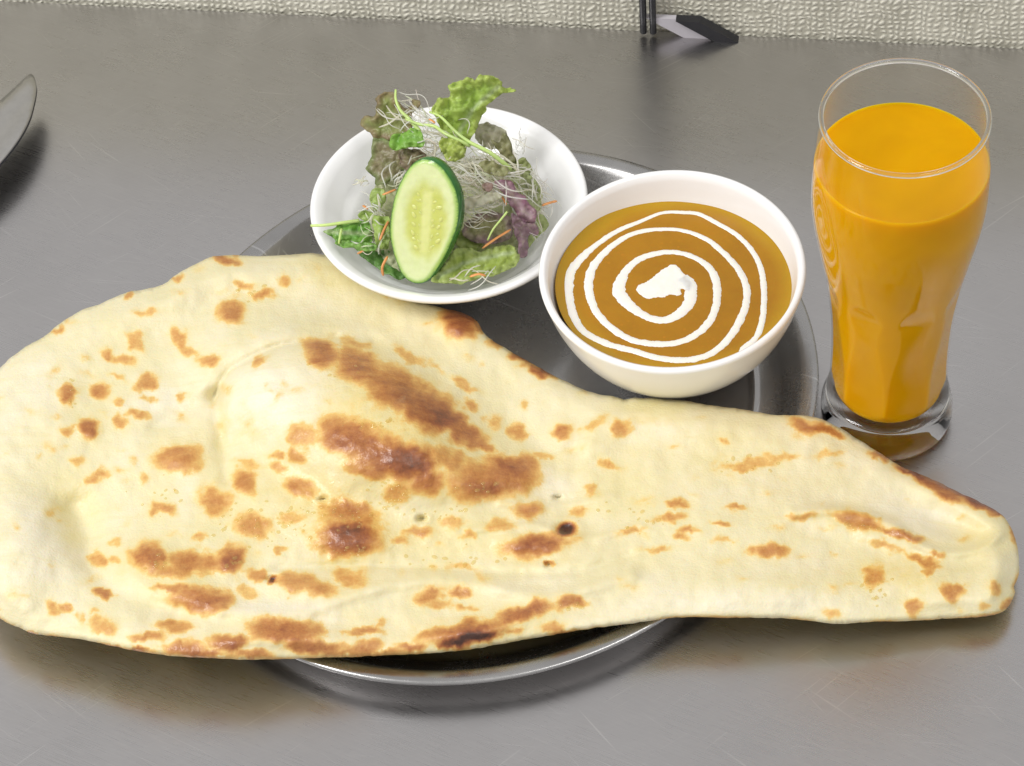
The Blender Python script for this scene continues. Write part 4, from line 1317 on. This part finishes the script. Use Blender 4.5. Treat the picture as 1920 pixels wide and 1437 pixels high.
# ------------------------------------------------------------------ knife at the left edge
kz = 0.017
kn_top = [(52, 141), (61, 140), (66, 150), (68, 165), (64, 190), (55, 222), (38, 255), (15, 287), (-10, 315), (-60, 365), (-150, 455), (-175, 425), (-120, 335), (-60, 252), (-20, 208), (0, 189), (25, 166)]
ol = spline(kn_top, step=4, closed=True)
ol2, T_ = fill(ol, 8, 3)
dq = dist_to(ol, ol2)
spine = np.array([(52, 141), (0, 189), (-175, 400)], float)
ds = dist_to(spine, ol2, closed=False)
vs = [at(p[0], p[1], kz + 0.0006 * float(sm(0, 10, q)) + 0.0010 * float(sm(40, 6, s_)) * float(sm(0, 6, q)) - 0.00004 * max(0, 60 - p[0]) * 0.4) for p, q, s_ in zip(ol2, dq, ds)]
vsb = [p - np.array([0, 0, 0.0009 if i > -1 else 0]) for i, p in enumerate(vs)]
nb = len(vs)
bnd = boundary_edges(T_)
fc = [tuple(t) for t in T_] + [tuple(i + nb for i in reversed(t)) for t in T_] + [(b, a, a + nb, b + nb) for a, b in bnd]
kn = empty('table_knife', at(-160, 440, 0))
adopt(recalc(obj('blade', vs + vsb, fc, MT['steel'])), kn)
vd = [p - np.array([0, 0, 0.0013]) for p in vs]  # black sheet added under the blade to darken its reflection in the table
vd += [p - np.array([0, 0, 0.0012]) for p in vd]
adopt(recalc(obj('shade_sheet', vd, fc, MT['black'])), kn)
h0, h1 = at(-140, 430, 0.0125), at(-420, 760, 0.0075)
P3 = np.array([h0 + (h1 - h0) * t for t in np.linspace(0, 1, 16)])
v, f = tube(P3, 0.0045 + 0.003 * np.sin(np.linspace(0.3, 2.9, 16)), 12)
adopt(obj('handle', v, f, MT['steel']), kn)
tag(kn, 'steel knife with its raised blade tip reaching in at the left edge', 'knife')

# ------------------------------------------------------------------ things standing against the wall
def slab(name, px_pts, z_pts, thick, mat, parent=None):
    pts = [at(x, y, z) for (x, y), z in zip(px_pts, z_pts)]
    n_ = len(pts)
    v = pts + [p + np.array(nrm) * thick for p in pts]
    f = [tuple(range(n_)), tuple(range(n_, 2 * n_))[::-1]] + [(i, (i + 1) % n_, n_ + (i + 1) % n_, n_ + i) for i in range(n_)]
    return recalc(obj(name, v, f, mat, parent, smooth=False))

wall_y = lambda px: at(px, 49 + (px - 1000) * 43 / 920, 0)
def lean_card(bx0, bx1, shift, h, off, thick):
    """corners of a board standing on the table near the wall and leaning sideways"""
    a, b = wall_y(bx0) - nrm * off, wall_y(bx1) - nrm * off
    t = d * shift
    q = [a, b, b + t + np.array([0, 0, h]), a + t + np.array([0, 0, h])]
    v = q + [p + nrm * thick for p in q]
    f = [(0, 1, 2, 3), (7, 6, 5, 4), (0, 4, 5, 1), (1, 5, 6, 2), (2, 6, 7, 3), (3, 7, 4, 0)]
    return v, f
menu = empty('menu_board', wall_y(1330))
v, f = lean_card(1283, 1340, -0.0185, 0.0117, 0.0035, 0.003)
adopt(recalc(obj('card', v, f, MT['card'], smooth=False)), menu)
v, f = lean_card(1340.8, 1386, -0.0185, 0.0120, 0.0055, 0.005)
adopt(recalc(obj('spine', v, f, MT['black'], smooth=False)), menu)
tag(menu, 'pale board with a black edge leaning against the wall behind the curry', 'menu board')
stand = empty('wire_stand', wall_y(1217))
for px in (1208, 1226):
    p0 = wall_y(px) - nrm * 0.0032
    p0[2] = 0.0022
    P3 = [p0, p0 + np.array([0, 0, 0.06]), p0 + np.array([0, 0, 0.13]) + nrm * 0.004]
    v, f = tube(spline(P3, n=12), 0.0017, 10)
    adopt(obj('leg', v, f, MT['black']), stand)
p0, p1 = wall_y(1208) - nrm * 0.0032, wall_y(1226) - nrm * 0.0032
P3 = [p0 + np.array([0, 0, 0.045]), p1 + np.array([0, 0, 0.045])]
v, f = tube(np.array(P3), 0.0018, 10)
adopt(obj('crossbar', v, f, MT['black']), stand)
tag(stand, 'small black two-legged stand by the wall left of the leaning board', 'stand')
